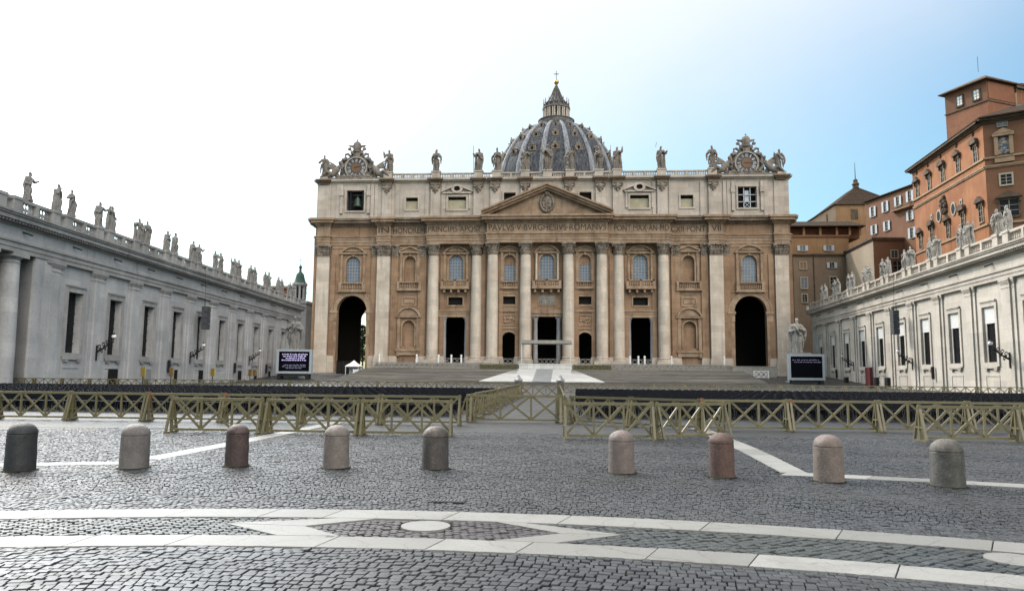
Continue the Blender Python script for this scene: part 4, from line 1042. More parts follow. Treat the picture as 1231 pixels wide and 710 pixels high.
# --- columns and pilasters
def leaf_capital(m, cx, cy, hw, z0, z1, rnd):
    h = z1 - z0
    if rnd:
        m.lathe([(hw * .98, z0), (hw * 1.08, z0 + .12), (hw * .95, z0 + .2), (hw * .95, z0 + h * .6), (hw * 1.25, z0 + h * .86)], cx, cy, 18)
    else:
        m.box(cx - hw * .97, cx + hw * .97, cy - .35, cy + .4, z0, z0 + h * .86); m.box(cx - hw * 1.06, cx + hw * 1.06, cy - .45, cy + .42, z0, z0 + .18)
    m.box(cx - hw * 1.32, cx + hw * 1.32, cy - (hw * 1.32 if rnd else .75), cy + (hw * 1.2 if rnd else .4), z0 + h * .87, z1)
    def leaf(px, py, dx, dy, za, zb, w):
        o = Vector((px, py, za)); d = Vector((dx, dy, 0)); s_ = Vector((-dy, dx, 0)) * w
        prof = [(0.0, 0), (.16, .35), (.22, .7), (.42, .95), (.50, .86)]
        vs = []
        for k, (out, t) in enumerate(prof):
            c = o + d * (out * hw * .75) + Vector((0, 0, (zb - za) * t)); ww = 1 - .25 * (k == 3) - .55 * (k == 4)
            vs += [c - s_ * ww, c + d * .08, c + s_ * ww]
        fs = []
        for k in range(4):
            a = k * 3; fs += [(a, a + 1, a + 4, a + 3), (a + 1, a + 2, a + 5, a + 4)]
        m.add(vs, fs)
    for tier, (za, zb) in enumerate(((z0 + .15, z0 + h * .45), (z0 + h * .28, z0 + h * .72))):
        if rnd:
            for k in range(10):
                a = 2 * PI * (k + .5 * tier) / 10
                if math.sin(a) > .35: continue
                leaf(cx + hw * .9 * math.cos(a), cy + hw * .9 * math.sin(a), math.cos(a), math.sin(a), za, zb, hw * .27)
        else:
            for k in range(4 + tier):
                leaf(cx - hw + 2 * hw * (k + .5) / (4 + tier), cy - .35, 0, -1, za, zb, hw * .22)
            for s_ in (-1, 1): leaf(cx + s_ * hw * .95, cy - .1, s_, 0, za, zb, hw * .22)
    for s_ in (-1, 1):                                                          # corner volutes and centre flower
        q = hw * 1.12; yy = cy - (hw * 1.08 if rnd else .62)
        m.tube([(cx + s_ * hw * .35, yy + .2, z0 + h * .55), (cx + s_ * q * .8, yy, z0 + h * .82), (cx + s_ * q * 1.08, yy - .05, z0 + h * .80), (cx + s_ * q * 1.05, yy - .05, z0 + h * .68), (cx + s_ * q * .9, yy, z0 + h * .70)], [.12, .16, .18, .16, .1], 6)
        m.tube([(cx + s_ * hw * .25, yy + .2, z0 + h * .5), (cx + s_ * hw * .45, yy + .05, z0 + h * .78), (cx + s_ * hw * .25, yy, z0 + h * .80)], [.1, .13, .09], 6)
    m.ball((cx, cy - (hw * 1.30 if rnd else .78), z0 + h * .92), .30, .2, .28, 8, 6)
Z_SB, Z_CB, Z_CT = 5.95, 30.15, 32.98
def column(cx, cy):
    m = MB(); R_ = 1.36
    m.lathe([(R_, Z_SB), (R_, Z_SB + 7), (R_ * .985, Z_SB + 13), (R_ * .94, Z_SB + 19), (R_ * .89, Z_CB)], cx, cy, 28, cap=False)
    o = m.build('column', M_COL, P, True)
    m = MB(); m.lathe([(1.78, 5.0), (1.82, 5.2), (1.78, 5.38), (1.58, 5.45), (1.55, 5.6), (1.66, 5.7), (1.62, 5.85), (1.42, 5.95)], cx, cy, 28); m.box(cx - 1.9, cx + 1.9, cy - 1.9, cy + .8, ZF - .3, 5.0)
    m.build('base', M_COL, o, True)
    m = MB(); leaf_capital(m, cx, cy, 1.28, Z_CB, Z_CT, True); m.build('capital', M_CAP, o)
def pilaster(cx, hw, y, back=0.0, cap=True, mat=None):
    m = MB(); m.box(cx - hw, cx + hw, y, back, Z_SB, Z_CB + .3); o = m.build('pilaster', mat or M_COL, P)
    m = MB(); m.box(cx - hw - .3, cx + hw + .3, y - .3, back - .004, .3, 4.97); m.box(cx - hw - .28, cx + hw + .28, y - .28, back - .003, 4.973, 5.4); m.box(cx - hw - .16, cx + hw + .16, y - .16, back - .002, 5.403, Z_SB - .003); m.build('base', M_COL, o)
    if cap:
        m = MB(); leaf_capital(m, cx, y + .35, hw, Z_CB, Z_CT, False); m.build('capital', M_CAP, o)
for x in (5.1, 12.95): sym(lambda q: column(q, -2.35), x)
for x in (16.95, 27.5): sym(lambda q: column(q, -.95), x)
for sx in (-1, 1):
    pilaster(sx * 39.85, 1.56, -1.15, 0); pilaster(sx * 55.0, 1.56, -.75, 0)
    pilaster(sx * 30.35, .95, -.38, 0, True, M_WALL); pilaster(sx * 37.2, .8, -.38, 0, True, M_WALL); pilaster(sx * 42.3, .75, -.38, 0, True, M_WALL); pilaster(sx * 52.6, .6, -.3, 0, False, M_WALL)
    pilaster(sx * 15.3, .5, -1.5, -1.2, False, M_WALL); pilaster(sx * 7.0, .55, -1.45, -1.2, False, M_WALL); pilaster(sx * 11.0, .45, -1.45, -1.2, False, M_WALL)
    pilaster(sx * 25.4, .5, -.26, 0, False, M_WALL); pilaster(sx * 18.9, .5, -.26, 0, False, M_WALL)
# continuous plinth
m = MB(); m.box(-29.6, 29.6, -4.6, 2, .3, ZF - .31); m.build('plinth', M_STEP, P)

# --- entablature, running forward over the columns
def entab(x0, x1, y, k):
    e = .002 * k
    m = MB()
    m.box(x0, x1, y, 1.6, 32.98 + e, 33.65); m.box(x0 - .08, x1 + .08, y - .1, 1.6, 33.653, 34.4); m.box(x0 - .16, x1 + .16, y - .2, 1.6, 34.403, 35.0); m.box(x0 - .35, x1 + .35, y - .42, 1.6, 35.003, 35.3 + e)
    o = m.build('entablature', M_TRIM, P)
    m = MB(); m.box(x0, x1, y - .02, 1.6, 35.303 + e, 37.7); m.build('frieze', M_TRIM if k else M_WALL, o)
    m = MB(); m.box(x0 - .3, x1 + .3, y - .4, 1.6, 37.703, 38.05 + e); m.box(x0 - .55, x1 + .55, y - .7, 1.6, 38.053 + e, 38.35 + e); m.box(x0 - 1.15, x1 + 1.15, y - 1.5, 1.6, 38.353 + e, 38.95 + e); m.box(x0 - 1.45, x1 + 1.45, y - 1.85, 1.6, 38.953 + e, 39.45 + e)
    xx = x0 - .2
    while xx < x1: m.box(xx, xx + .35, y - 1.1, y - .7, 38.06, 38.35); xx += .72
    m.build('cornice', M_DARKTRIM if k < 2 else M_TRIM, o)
for sx in (-1, 1):
    def rng_(a, b): return (min(sx * a, sx * b), max(sx * a, sx * b))
    entab(*rng_(41.7, 57.3), -.12, 0); entab(*rng_(53.4, 56.65), -.95, 4); entab(*rng_(38.15, 41.55), -1.4, 3); entab(*rng_(29.2, 38.1), -.5, 1); entab(*rng_(14.45, 29.1), -2.1, 2)
entab(-14.35, 14.35, -3.5, 5)
LET = plain('bronze_letters', (0.035, 0.028, 0.022), 0.6)
for t, a, b, y in (('IN', -41.2, -38.6, -1.43), ('HONOREM', -37.8, -29.95, -.53), ('PRINCIPIS·APOST', -28.8, -15.9, -2.13), ('PAVLVS·V·BVRGHESIVS·ROMANVS', -13.9, 14.0, -3.53), ('PONT·MAX·AN·MD', 15.9, 28.8, -2.13), ('CXII·PONT', 29.5, 37.6, -.53), ('VII', 38.8, 41.0, -1.43)):
    text_mesh(t, LET, a, b, 35.85, 37.3, y, P, depth=.04)
# --- pediment
yp = -3.5
m = MB(); m.prism([(-14.0, 39.46), (14.0, 39.46), (0, 45.6)], yp + .3, 1.5, 'y'); o = m.build('pediment', M_TRIM, P)
for sx in (-1, 1):
    m = MB()
    for d0, d1, fy in ((-.5, -.02, .9), (0.0, .55, 1.5), (.55, .95, 1.95)):
        m.prism([(sx * 15.6, 39.5 + d0 * 1.05), (sx * 15.6, 39.5 + d1 * 1.05), (0, 46.0 + d1 * 1.05), (0, 46.0 + d0 * 1.05)], yp - fy, 1.6, 'y')
    m.build('raking_cornice', M_TRIM, o)
m = MB()
cr = random.Random(5)
m.prism([(1.15 * math.cos(t) * (1 if math.sin(t) > 0 else .95), 42.5 + 1.6 * math.sin(t)) for t in [2 * PI * k / 18 for k in range(18)]], yp - .2, yp + .35, 'y')
for k in range(26):
    a = 2 * PI * k / 26; m.ball((1.55 * math.cos(a), yp - .05, 42.5 + 2.05 * math.sin(a)), .30 + .12 * cr.random(), .35, .30 + .12 * cr.random(), 7, 5)
m.ball((0, yp - .1, 44.75), .75, .45, .62, 10, 7)
for k in range(12): m.ball((cr.uniform(-.8, .8), yp - .25, 42.5 + cr.uniform(-1.1, 1.1)), .26, .2, .26, 7, 5)
m.build('coat_of_arms', M_CAP, o)

# --- windows, niches and their frames
def pane(cx, w, z0, z1, y, parent, mat=None, grid=(5, 8), arched=True, bars=True):
    m = MB(); m.prism(arch_poly(cx, w, z0, z1) if arched else rect_poly(cx, w, z0, z1), y, y + .06, 'y'); m.build('pane', mat or M_GLASSB, parent)
    if bars:
        g = MB(); r = w / 2; zs = z1 - r
        for k in range(1, grid[0]):
            x = cx - r + w * k / grid[0]; zt = zs + math.sqrt(max(0, r * r - (x - cx) ** 2)) if arched else z1
            g.box(x - .08, x + .08, y - .06, y - .01, z0, zt)
        for k in range(1, grid[1]):
            z = z0 + (z1 - z0) * k / grid[1]; hw = r if (z < zs or not arched) else math.sqrt(max(0.01, r * r - (z - zs) ** 2))
            g.box(cx - hw, cx + hw, y - .061, y - .009, z - .08, z + .08)
        g.build('glazing_bars', M_MUNT, parent)
def balusters(m, x0, x1, y, z0, z1, pitch=.42):
    m.box(x0, x1, y - .25, y + .2, z0, z0 + .28); m.box(x0, x1, y - .28, y + .22, z1 - .26, z1)
    x = x0 + pitch
    while x < x1 - pitch * .6:
        m.lathe([(.09, z0 + .28), (.16, z0 + .28 + (z1 - z0 - .54) * .35), (.07, z0 + .28 + (z1 - z0 - .54) * .75), (.1, z1 - .26)], x, y, 6, cap=False); x += pitch
def segped(m, cx, hw, z0, z1, y0, y):
    h = z1 - z0; R_ = (hw * hw + h * h) / (2 * h); a = math.asin(min(1, hw / R_))
    m.box(cx - hw - .12, cx + hw + .12, y - .15, y0, z0 - .32, z0)
    m.arc(cx, z1 - R_, R_ - .42, R_, y - .2, y0, PI / 2 - a, PI / 2 + a, 14)
    pts = [(cx + (R_ - .43) * math.cos(t), z1 - R_ + (R_ - .43) * math.sin(t)) for t in [PI / 2 - a * .93 + 2 * a * .93 * k / 12 for k in range(13)]]
    m.prism([p for p in pts if p[1] > z0 + .01] or pts, y + .25, y0, 'y')
def triped(m, cx, hw, z0, z1, y0, y):
    m.box(cx - hw - .1, cx + hw + .1, y - .15, y0, z0 - .3, z0)
    m.prism([(cx - hw, z0 + .003), (cx + hw, z0 + .003), (cx, z1 - .35)], y + .2, y0, 'y')
    for sx in (-1, 1): m.prism([(cx + sx * (hw + .15), z0), (cx + sx * (hw + .15), z0 + .34), (cx, z1), (cx, z1 - .36)], y - .2, y0, 'y')
def aedicule(cx, y0, w, zsill, ztop, hw, zp0, zp1, kind, arched_hole=True):
    y = y0 - .45
    m = MB()
    for sx in (-1, 1):
        a, b = cx + sx * (hw - .75), cx + sx * (hw - .2)
        m.box(min(a, b), max(a, b), y + .05, y0, zsill, zp0 - .33)
        a, b = cx + sx * (w / 2 + .05), cx + sx * (w / 2 + .42)
        m.box(min(a, b), max(a, b), y0 - .18, y0, zsill, ztop - w / 2)
    m.arc(cx, ztop - w / 2, w / 2 + .05, w / 2 + .42, y0 - .18, y0)
    m.ball((cx, y0 - .2, ztop + .25), .32, .25, .38, 8, 6)
    (segped if kind == 'seg' else triped)(m, cx, hw, zp0, zp1, y0, y)
    return m.build('window_surround', M_TRIM, P)
def band_h(x0, x1, y, z0, z1, d=.14):
    m = MB(); m.box(x0, x1, y - d, y, z0, z1); m.build('string_course', M_TRIM, P)
def rectframe(cx, w, z0, z1, y, t=.35, d=.16):
    m = MB()
    m.box(cx - w / 2 - t, cx - w / 2, y - d, y, z0 - t, z1 + t); m.box(cx + w / 2, cx + w / 2 + t, y - d, y, z0 - t, z1 + t)
    m.box(cx - w / 2, cx + w / 2, y - d, y, z1, z1 + t); m.box(cx - w / 2, cx + w / 2, y - d, y, z0 - t, z0)
    return m
for sx in (-1, 1):
    # end bay: window over great arch
    c = sx * 47.65
    o = aedicule(c, 0, 3.4, 23.8, 30.2, 3.3, 31.1, 32.85, 'seg'); pane(c, 3.4, 23.8, 30.2, .55, o)
    m = MB(); balusters(m, c - 3.2, c + 3.2, -.55, 21.75, 23.75); m.box(c - 3.4, c + 3.4, -.9, -.002, 21.4, 21.745)
    for q in (-2.9, 2.9): m.box(c + q - .35, c + q + .35, -.92, -.003, 21.75, 23.8)
    m.build('balcony', M_TRIM, o)
    m = MB(); m.arc(c, 16.9, 3.7, 4.75, -.28, 0, n=24); m.arc(c, 16.9, 4.75, 5.0, -.4, 0, n=24)
    for q in (-1, 1):
        a, b = c + q * 3.7, c + q * 5.1; m.box(min(a, b), max(a, b), -.22, -.003, .3, 16.0); m.box(min(a, b) - .25, max(a, b) + .25, -.55, -.004, 16.3, 16.9); m.box(min(a, b) - .1, max(a, b) + .1, -.4, -.005, 16.0, 16.297)
        m.box(min(a, b) - .05, max(a, b) + .05, -.34, -.006, 14.4, 15.99)
    m.build('arch_surround', M_TRIM, P)
    band_h(min(sx * 42.9, sx * 43.05), max(sx * 43.0, sx * 43.05), 0, 16.3, 16.9)
    # niche bay
    c = sx * 33.5
    o = aedicule(c, 0, 2.7, 24.0, 30.2, 2.6, 31.3, 32.75, 'tri')
    m = MB(); m.prism(arch_poly(c, 2.7, 24, 30.2), .9, 1.0, 'y'); m.build('niche', M_WALL, o)
    m = MB(); balusters(m, c - 2.9, c + 2.9, -.5, 22.1, 23.95); m.box(c - 3.05, c + 3.05, -.8, -.002, 21.75, 22.097)
    for q in (-2.65, 2.65): m.box(c + q - .3, c + q + .3, -.84, -.003, 22.1, 24.0)
    m.build('balcony', M_TRIM, o)
    m = rectframe(c, 3.0, 18.4, 20.0, 0); m.box(c - 1.1, c + 1.1, -.1, 0, 18.75, 19.65)
    for q in (-1, 1): m.box(c + q * 1.1 - .15, c + q * 1.1 + .15, -.13, 0, 18.6, 19.8)
    m.build('tablet', M_TRIM, P)
    m = MB()
    for q in (-1, 1):
        a, b = c + q * 2.0, c + q * 2.75; m.box(min(a, b), max(a, b), -.5, 0, 7.6, 15.2)
        a, b = c + q * 1.5, c + q * 1.85; m.box(min(a, b), max(a, b), -.2, 0, 8.2, 13.05)
    m.arc(c, 13.05, 1.5, 1.85, -.2, 0); segped(m, c, 3.05, 15.6, 17.9, 0, -.6); m.box(c - 3.05, c + 3.05, -.75, -.002, 7.15, 7.6); m.box(c - 2.8, c + 2.8, -.5, -.003, 6.2, 7.147)
    for q in (-2.4, 2.4): m.box(c + q - .35, c + q + .35, -.6, -.004, 6.0, 7.146)
    o = m.build('niche_aedicule', M_TRIM, P); m = MB(); m.prism(arch_poly(c, 2.9, 8.2, 14.5), .8, .9, 'y'); m.build('niche', M_WALL, o)
    # mid bay
    c = sx * 22.15
    o = aedicule(c, 0, 3.4, 24.3, 30.5, 3.2, 31.0, 32.8, 'seg'); pane(c, 3.4, 24.3, 30.5, .5, o)
    m = MB(); balusters(m, c - 3.3, c + 3.3, -1.5, 22.5, 24.25); m.box(c - 3.45, c + 3.45, -1.85, -.002, 22.05, 22.497)
    for q in (-3.1, 0, 3.1): m.box(c + q - .3, c + q + .3, -1.78, -1.2, 22.5, 24.28)
    for q in (-2.6, -.9, .9, 2.6): m.box(c + q - .25, c + q + .25, -1.5, -.003, 21.3, 22.047)
    m.build('balcony', M_TRIM, o)
    o = rectframe(c, 3.5, 18.3, 20.2, 0).build('vent_window', M_TRIM, P); m = MB(); m.box(c - 1.8, c + 1.8, .8, .9, 18.2, 20.3); m.build('dark_opening', M_DARK, o)
    m = MB(); m.box(c - 4.2, c + 4.2, -.3, 0, 15.4, 16.2); m.box(c - 4.3, c + 4.3, -.42, -.002, 16.203, 16.75); m.box(c - 4.4, c + 4.4, -.6, -.003, 16.753, 17.1); o = m.build('portal', M_TRIM, P)
    for q in (-2.75, 2.75):
        m = MB(); m.lathe([(.62, ZF), (.62, 4.75), (.55, 5.0), (.54, 9), (.47, 14.2), (.62, 14.8), (.66, 15.1)], c + q, .5, 16); m.box(c + q - .72, c + q + .72, -.2, 1.2, 15.1, 15.395); m.build('doorway_column', M_GREYC, o, True)
    # door bay (in the forward centre)
    c = sx * 9.0; y0 = -1.2
    o = aedicule(c, y0, 2.6, 24.0, 30.3, 2.3, 31.3, 32.7, 'tri'); pane(c, 2.6, 24.0, 28.1, -.7, o, arched=False, grid=(4, 6)); m = MB(); m.prism(arch_poly(c, 2.6, 28.1, 30.3), -.65, -.55, 'y'); m.box(c - 1.3, c + 1.3, -.8, -.5, 28.0, 28.25); m.build('lunette_panel', M_WALL, o)
    m = MB(); balusters(m, c - 2.0, c + 2.0, y0 - .3, 22.4, 23.95); m.box(c - 2.1, c + 2.1, y0 - .6, y0 - .002, 22.1, 22.397); m.build('balcony', M_TRIM, o)
    o = rectframe(c, 3.0, 18.4, 20.3, y0, .4).build('vent_window', M_TRIM, P); m = MB(); m.box(c - 1.6, c + 1.6, -.4, -.3, 18.3, 20.4); m.build('dark_opening', M_DARK, o)
    m = rectframe(c, 3.4, 13.5, 15.7, y0, .22); 
    for k in range(14): m.ball((c + cr.uniform(-1.2, 1.2), y0 - .05, 14.6 + cr.uniform(-.6, .6)), .34, .22, .28, 7, 5)
    m.build('carved_relief', M_TRIM, P)
    m = MB(); m.box(c - 2.3, c + 2.3, y0 - .35, y0 - .001, 16.6, 17.1); m.box(c - 2.2, c + 2.2, y0 - .22, y0 - .002, 12.55, 12.95); m.arc(c, 10.0, 1.8, 2.25, y0 - .2, y0)
    for q in (-1, 1):
        a, b = c + q * 1.8, c + q * 2.2; m.box(min(a, b), max(a, b), y0 - .18, y0, ZF, 10.0)
    o = m.build('side_door', M_TRIM, P)
# centre bay
y0 = -1.2
o = aedicule(0, y0, 3.4, 24.3, 30.5, 3.0, 31.0, 32.8, 'seg'); pane(0, 3.4, 24.3, 30.5, -.7, o)
for q in (-1, 1): m = MB(); m.lathe([(.3, 24.3), (.26, 30.0), (.4, 30.5)], q * 2.55, y0 - .75, 10); m.build('window_column', M_COL, o, True)
m = MB(); balusters(m, -3.3, 3.3, y0 - 1.5, 22.5, 24.2); m.box(-3.5, 3.5, y0 - 1.9, y0 - .002, 22.0, 22.497)
for q in (-3.1, 0, 3.1): m.box(q - .3, q + .3, y0 - 1.78, y0 - 1.2, 22.5, 24.25)
for q in (-2.8, -1, 1, 2.8): m.box(q - .28, q + .28, y0 - 1.5, y0 - .003, 21.2, 21.997)
m.build('balcony', M_TRIM, o)
m = rectframe(0, 3.6, 18.3, 20.5, y0, .3); m.build('relief_frame', M_TRIM, P)
m = MB(); m.box(-1.8, 1.8, y0 - .05, y0, 18.3, 20.5)
for k in range(9):
    x = -1.5 + k * .375; hh = 1.1 + cr.random() * .4
    m.tube([(x, y0 - .1, 18.4), (x + cr.uniform(-.1, .1), y0 - .18, 18.4 + hh * .6), (x, y0 - .12, 18.4 + hh)], [.18, .16, .12], 7); m.ball((x, y0 - .15, 18.55 + hh), .15, n=7, m=5)
m.build('marble_relief', M_STATR, P)
m = MB(); m.box(-4.1, 4.1, y0 - .3, y0 - .001, 15.5, 16.2); m.box(-4.25, 4.25, y0 - .5, y0 - .002, 16.203, 17.1); o = m.build('portal', M_TRIM, P)
for q in (-2.75, 2.75):
    m = MB(); m.lathe([(.66, ZF), (.66, 4.75), (.57, 5.0), (.56, 9), (.49, 14.2), (.62, 14.8), (.66, 15.1)], q, -.6, 16); m.box(q - .74, q + .74, -1.15, .2, 15.1, 15.49); m.build('doorway_column', M_GREYC, o, True)
m = MB(); m.box(-3.4, 3.4, 13.85, 13.95, ZF, 14); m.build('bronze_door', M_INT, P)
# string courses between the columns
for a, b, y in ((-26.0, -18.3, 0), (18.3, 26.0, 0), (-11.6, -6.5, -1.2), (6.5, 11.6, -1.2), (-3.7, 3.7, -1.2), (-38.2, -28.9, 0), (28.9, 38.2, 0), (-53.3, -42.0, 0), (42.0, 53.3, 0)):
    band_h(a, b, y, 21.0 if abs(a) < 40 else 21.35, 21.3 if abs(a) < 40 else 21.38, .1)
    band_h(a, b, y, 32.2, 32.6, .12)

# --- attic
zA0, zA1 = 39.45, 48.4
holes = []
for sx in (-1, 1): holes += [rect_poly(sx * 47.6, 4.4, 41.7, 46.8), rect_poly(sx * 33.4, 3.0, 41.9, 44.9), rect_poly(sx * 22.15, 4.5, 41.9, 45.0), rect_poly(sx * 9.2, 2.9, 42.8, 45.9)]
holed('attic_wall', [(-57.3, zA0 - .5), (57.3, zA0 - .5), (57.3, zA1), (-57.3, zA1)], holes, 0, 1.4, M_ATT, P)
def att_pil(x, hw, fancy=True):
    m = MB(); m.box(x - hw, x + hw, -.55, -.004, 39.46, 48.0); m.box(x - hw - .15, x + hw + .15, -.7, -.005, 39.47, 40.3); o = m.build('attic_pilaster', M_ATT, P)
    m = MB()
    m.box(x - hw * 1.05, x + hw * 1.05, -.75, -.006, 47.9, 48.38)
    for q in (-1, 1): m.tube([(x + q * hw * .95, -.7, 47.75), (x + q * hw * 1.0, -.75, 47.35), (x + q * hw * .6, -.75, 47.2), (x + q * hw * .5, -.7, 47.5)], [.22, .24, .2, .14], 6)
    m.ball((x, -.75, 47.15), .62, .4, .75, 10, 8); m.ball((x, -.8, 46.3), .32, .25, .45, 8, 6)
    for q in (-1, 1): m.ball((x + q * .55, -.68, 46.7), .25, .2, .4, 7, 5)
    m.build('carved_head', M_CAP, o)
for x in (5.4, 12.8, 16.9, 27.5, 39.6): sym(lambda q: att_pil(q, 1.15), x)
for sx in (-1, 1):
    for x, hw in ((55.5, 1.7), (51.9, .45), (43.3, .45), (42.3, .4), (29.6, .45), (37.0, .5), (25.6, .4)): 
        m = MB(); m.box(sx * x - hw, sx * x + hw, -.25, -.003, 39.47, 48.3); m.build('attic_strip', M_ATT, P)
    for q in (51.0, 44.2):
        m = MB(); m.box(sx * q - .35, sx * q + .35, -.5, -.006, 41.0, 48.2); m.box(sx * q - .5, sx * q + .5, -.7, -.007, 45.4, 46.6); m.build('console_strip', M_ATT, P)
def att_run(x0, x1, y, k):
    e = .002 * k; m = MB()
    m.box(x0, x1, y, 1.6, 48.38 + e, 48.8); m.box(x0 - .3, x1 + .3, y - .45, 1.6, 48.803, 49.1 + e); m.box(x0 - .6, x1 + .6, y - .85, 1.6, 49.103 + e, 49.45 + e)
    m.build('attic_cornice', M_DARKTRIM if k % 2 else M_ATT, P)
att_run(-57.4, 57.4, -.1, 0)
for k, x in enumerate((5.4, 12.8, 16.9, 27.5, 39.6, 55.5)): sym(lambda q: att_run(q - 1.3, q + 1.3, -.8, 1 + 2 * k), x)
# attic windows
for sx in (-1, 1):
    c = sx * 47.6
    o = rectframe(c, 4.4, 41.7, 46.8, 0, .4, .25).build('belfry_opening', M_ATT, P)
    m = MB(); m.box(c - 2.25, c + 2.25, 1.5, 1.6, 41.6, 46.9); m.build('dark_back', M_DARK, o)
    if sx < 0:
        m = MB(); m.lathe([(1.15, 42.9), (1.1, 43.05), (.85, 43.6), (.72, 44.5), (.6, 45.0), (.2, 45.2), (.12, 45.7)], c + .35, .7, 18); m.build('bell', M_BELL, o, True)
        m = MB(); m.box(c - .9, c + 1.6, .6, .8, 45.7, 45.95)
        for q in (-2.0, -1.4, -1.2, 1.7): m.box(c + q - .06, c + q + .06, .2, .3, 41.7, 46.8)
        for z in (42.7, 43.9): m.box(c - 2.2, c + 2.2, .2, .29, z - .05, z + .05)
        m.build('bell_frame', M_IRON, o)
    else:
        m = MB()
        for q in (-.75, .75): m.box(c + q - .09, c + q + .09, .2, .35, 41.7, 46.8)
        for z in (43.2, 44.9): m.box(c - 2.2, c + 2.2, .2, .34, z - .08, z + .08)
        m.beam((c - .75, .27, 41.7), (c + .75, .27, 43.2), .1, .1); m.beam((c + .75, .27, 41.7), (c - .75, .27, 43.2), .1, .1)
        m.box(c - .5, c + .5, .5, .6, 43.3, 46.0)
        m.build('belfry_lattice', M_GREYP, o)
    c = sx * 33.4
    o = rectframe(c, 3.0, 41.9, 44.9, 0, .38, .2).build('attic_window', M_ATT, P); m = MB(); m.box(c - 1.55, c + 1.55, .5, .6, 41.8, 44.1); m.build('blind', M_BLIND, o); m = MB(); m.box(c - 1.55, c + 1.55, .9, 1.0, 44.0, 45.0); m.build('dark_opening', M_DARK, o)
    c = sx * 22.15
    m = rectframe(c, 4.5, 41.9, 45.0, 0, .45, .25)
    for q in (-1, 1):
        m.box(c + q * 3.1 - .25, c + q * 3.1 + .25, -.3, -.004, 41.9, 45.8)
    m.box(c - 3.6, c + 3.6, -.55, -.002, 45.75, 46.1)
    for q in (-1, 1): m.prism([(c + q * 3.9, 46.1), (c + q * 3.9, 46.4), (c + q * .9, 47.75), (c + q * .9, 47.35)], -.75, -.003, 'y')
    m.arc(c, 46.95, .62, 1.15, -.7, -.004, 0, 2 * PI, 18, 1.25); o = m.build('attic_window', M_ATT, P)
    m = MB(); m.ball((c, -.1, 46.95), .78, .2, .62, 14, 8); m.build('oval_recess', M_DARK, o)
    m = MB(); m.box(c - 2.3, c + 2.3, .5, .6, 41.8, 44.3); m.build('blind', M_BLIND, o); m = MB(); m.box(c - 2.3, c + 2.3, .9, 1.0, 44.2, 45.1); m.build('dark_opening', M_DARK, o)
    c = sx * 9.2
    o = rectframe(c, 2.9, 42.8, 45.9, 0, .38, .2).build('attic_window', M_ATT, P); m = MB(); m.box(c - 1.5, c + 1.5, .9, 1.0, 42.7, 46.0); m.build('dark_opening', M_DARK, o)
# balustrade on top
peds = [0, 5.45, 12.45, 16.9, 27.4, 39.4]
xs = sorted([-x for x in peds[1:]] + peds)
for x in xs:
    m = MB(); m.box(x - 1.05, x + 1.05, -1.0, .6, 49.46, 51.0); m.box(x - 1.2, x + 1.2, -1.15, .75, 51.003, 51.3); m.build('statue_pedestal', M_ATT, P)
m = MB()
for a, b in zip(xs, xs[1:]):
    a, b = a + 1.06, b - 1.06
    m.box(a, b, -.45, .35, 49.455, 49.75); m.box(a, b, -.45, .35, 50.65, 50.95)
    n_ = max(1, round((b - a) / 2.6))
    for k in range(n_):
        p0, p1 = a + (b - a) * k / n_, a + (b - a) * (k + 1) / n_
        if k: m.box(p0 - .22, p0 + .22, -.4, .3, 49.75, 50.65)
        x = p0 + .45
        while x < p1 - .3:
            m.lathe([(.1, 49.75), (.17, 50.05), (.08, 50.4), (.11, 50.65)], x, -.05, 6, cap=False); x += .40
m.build('balustrade', M_ATT, P)

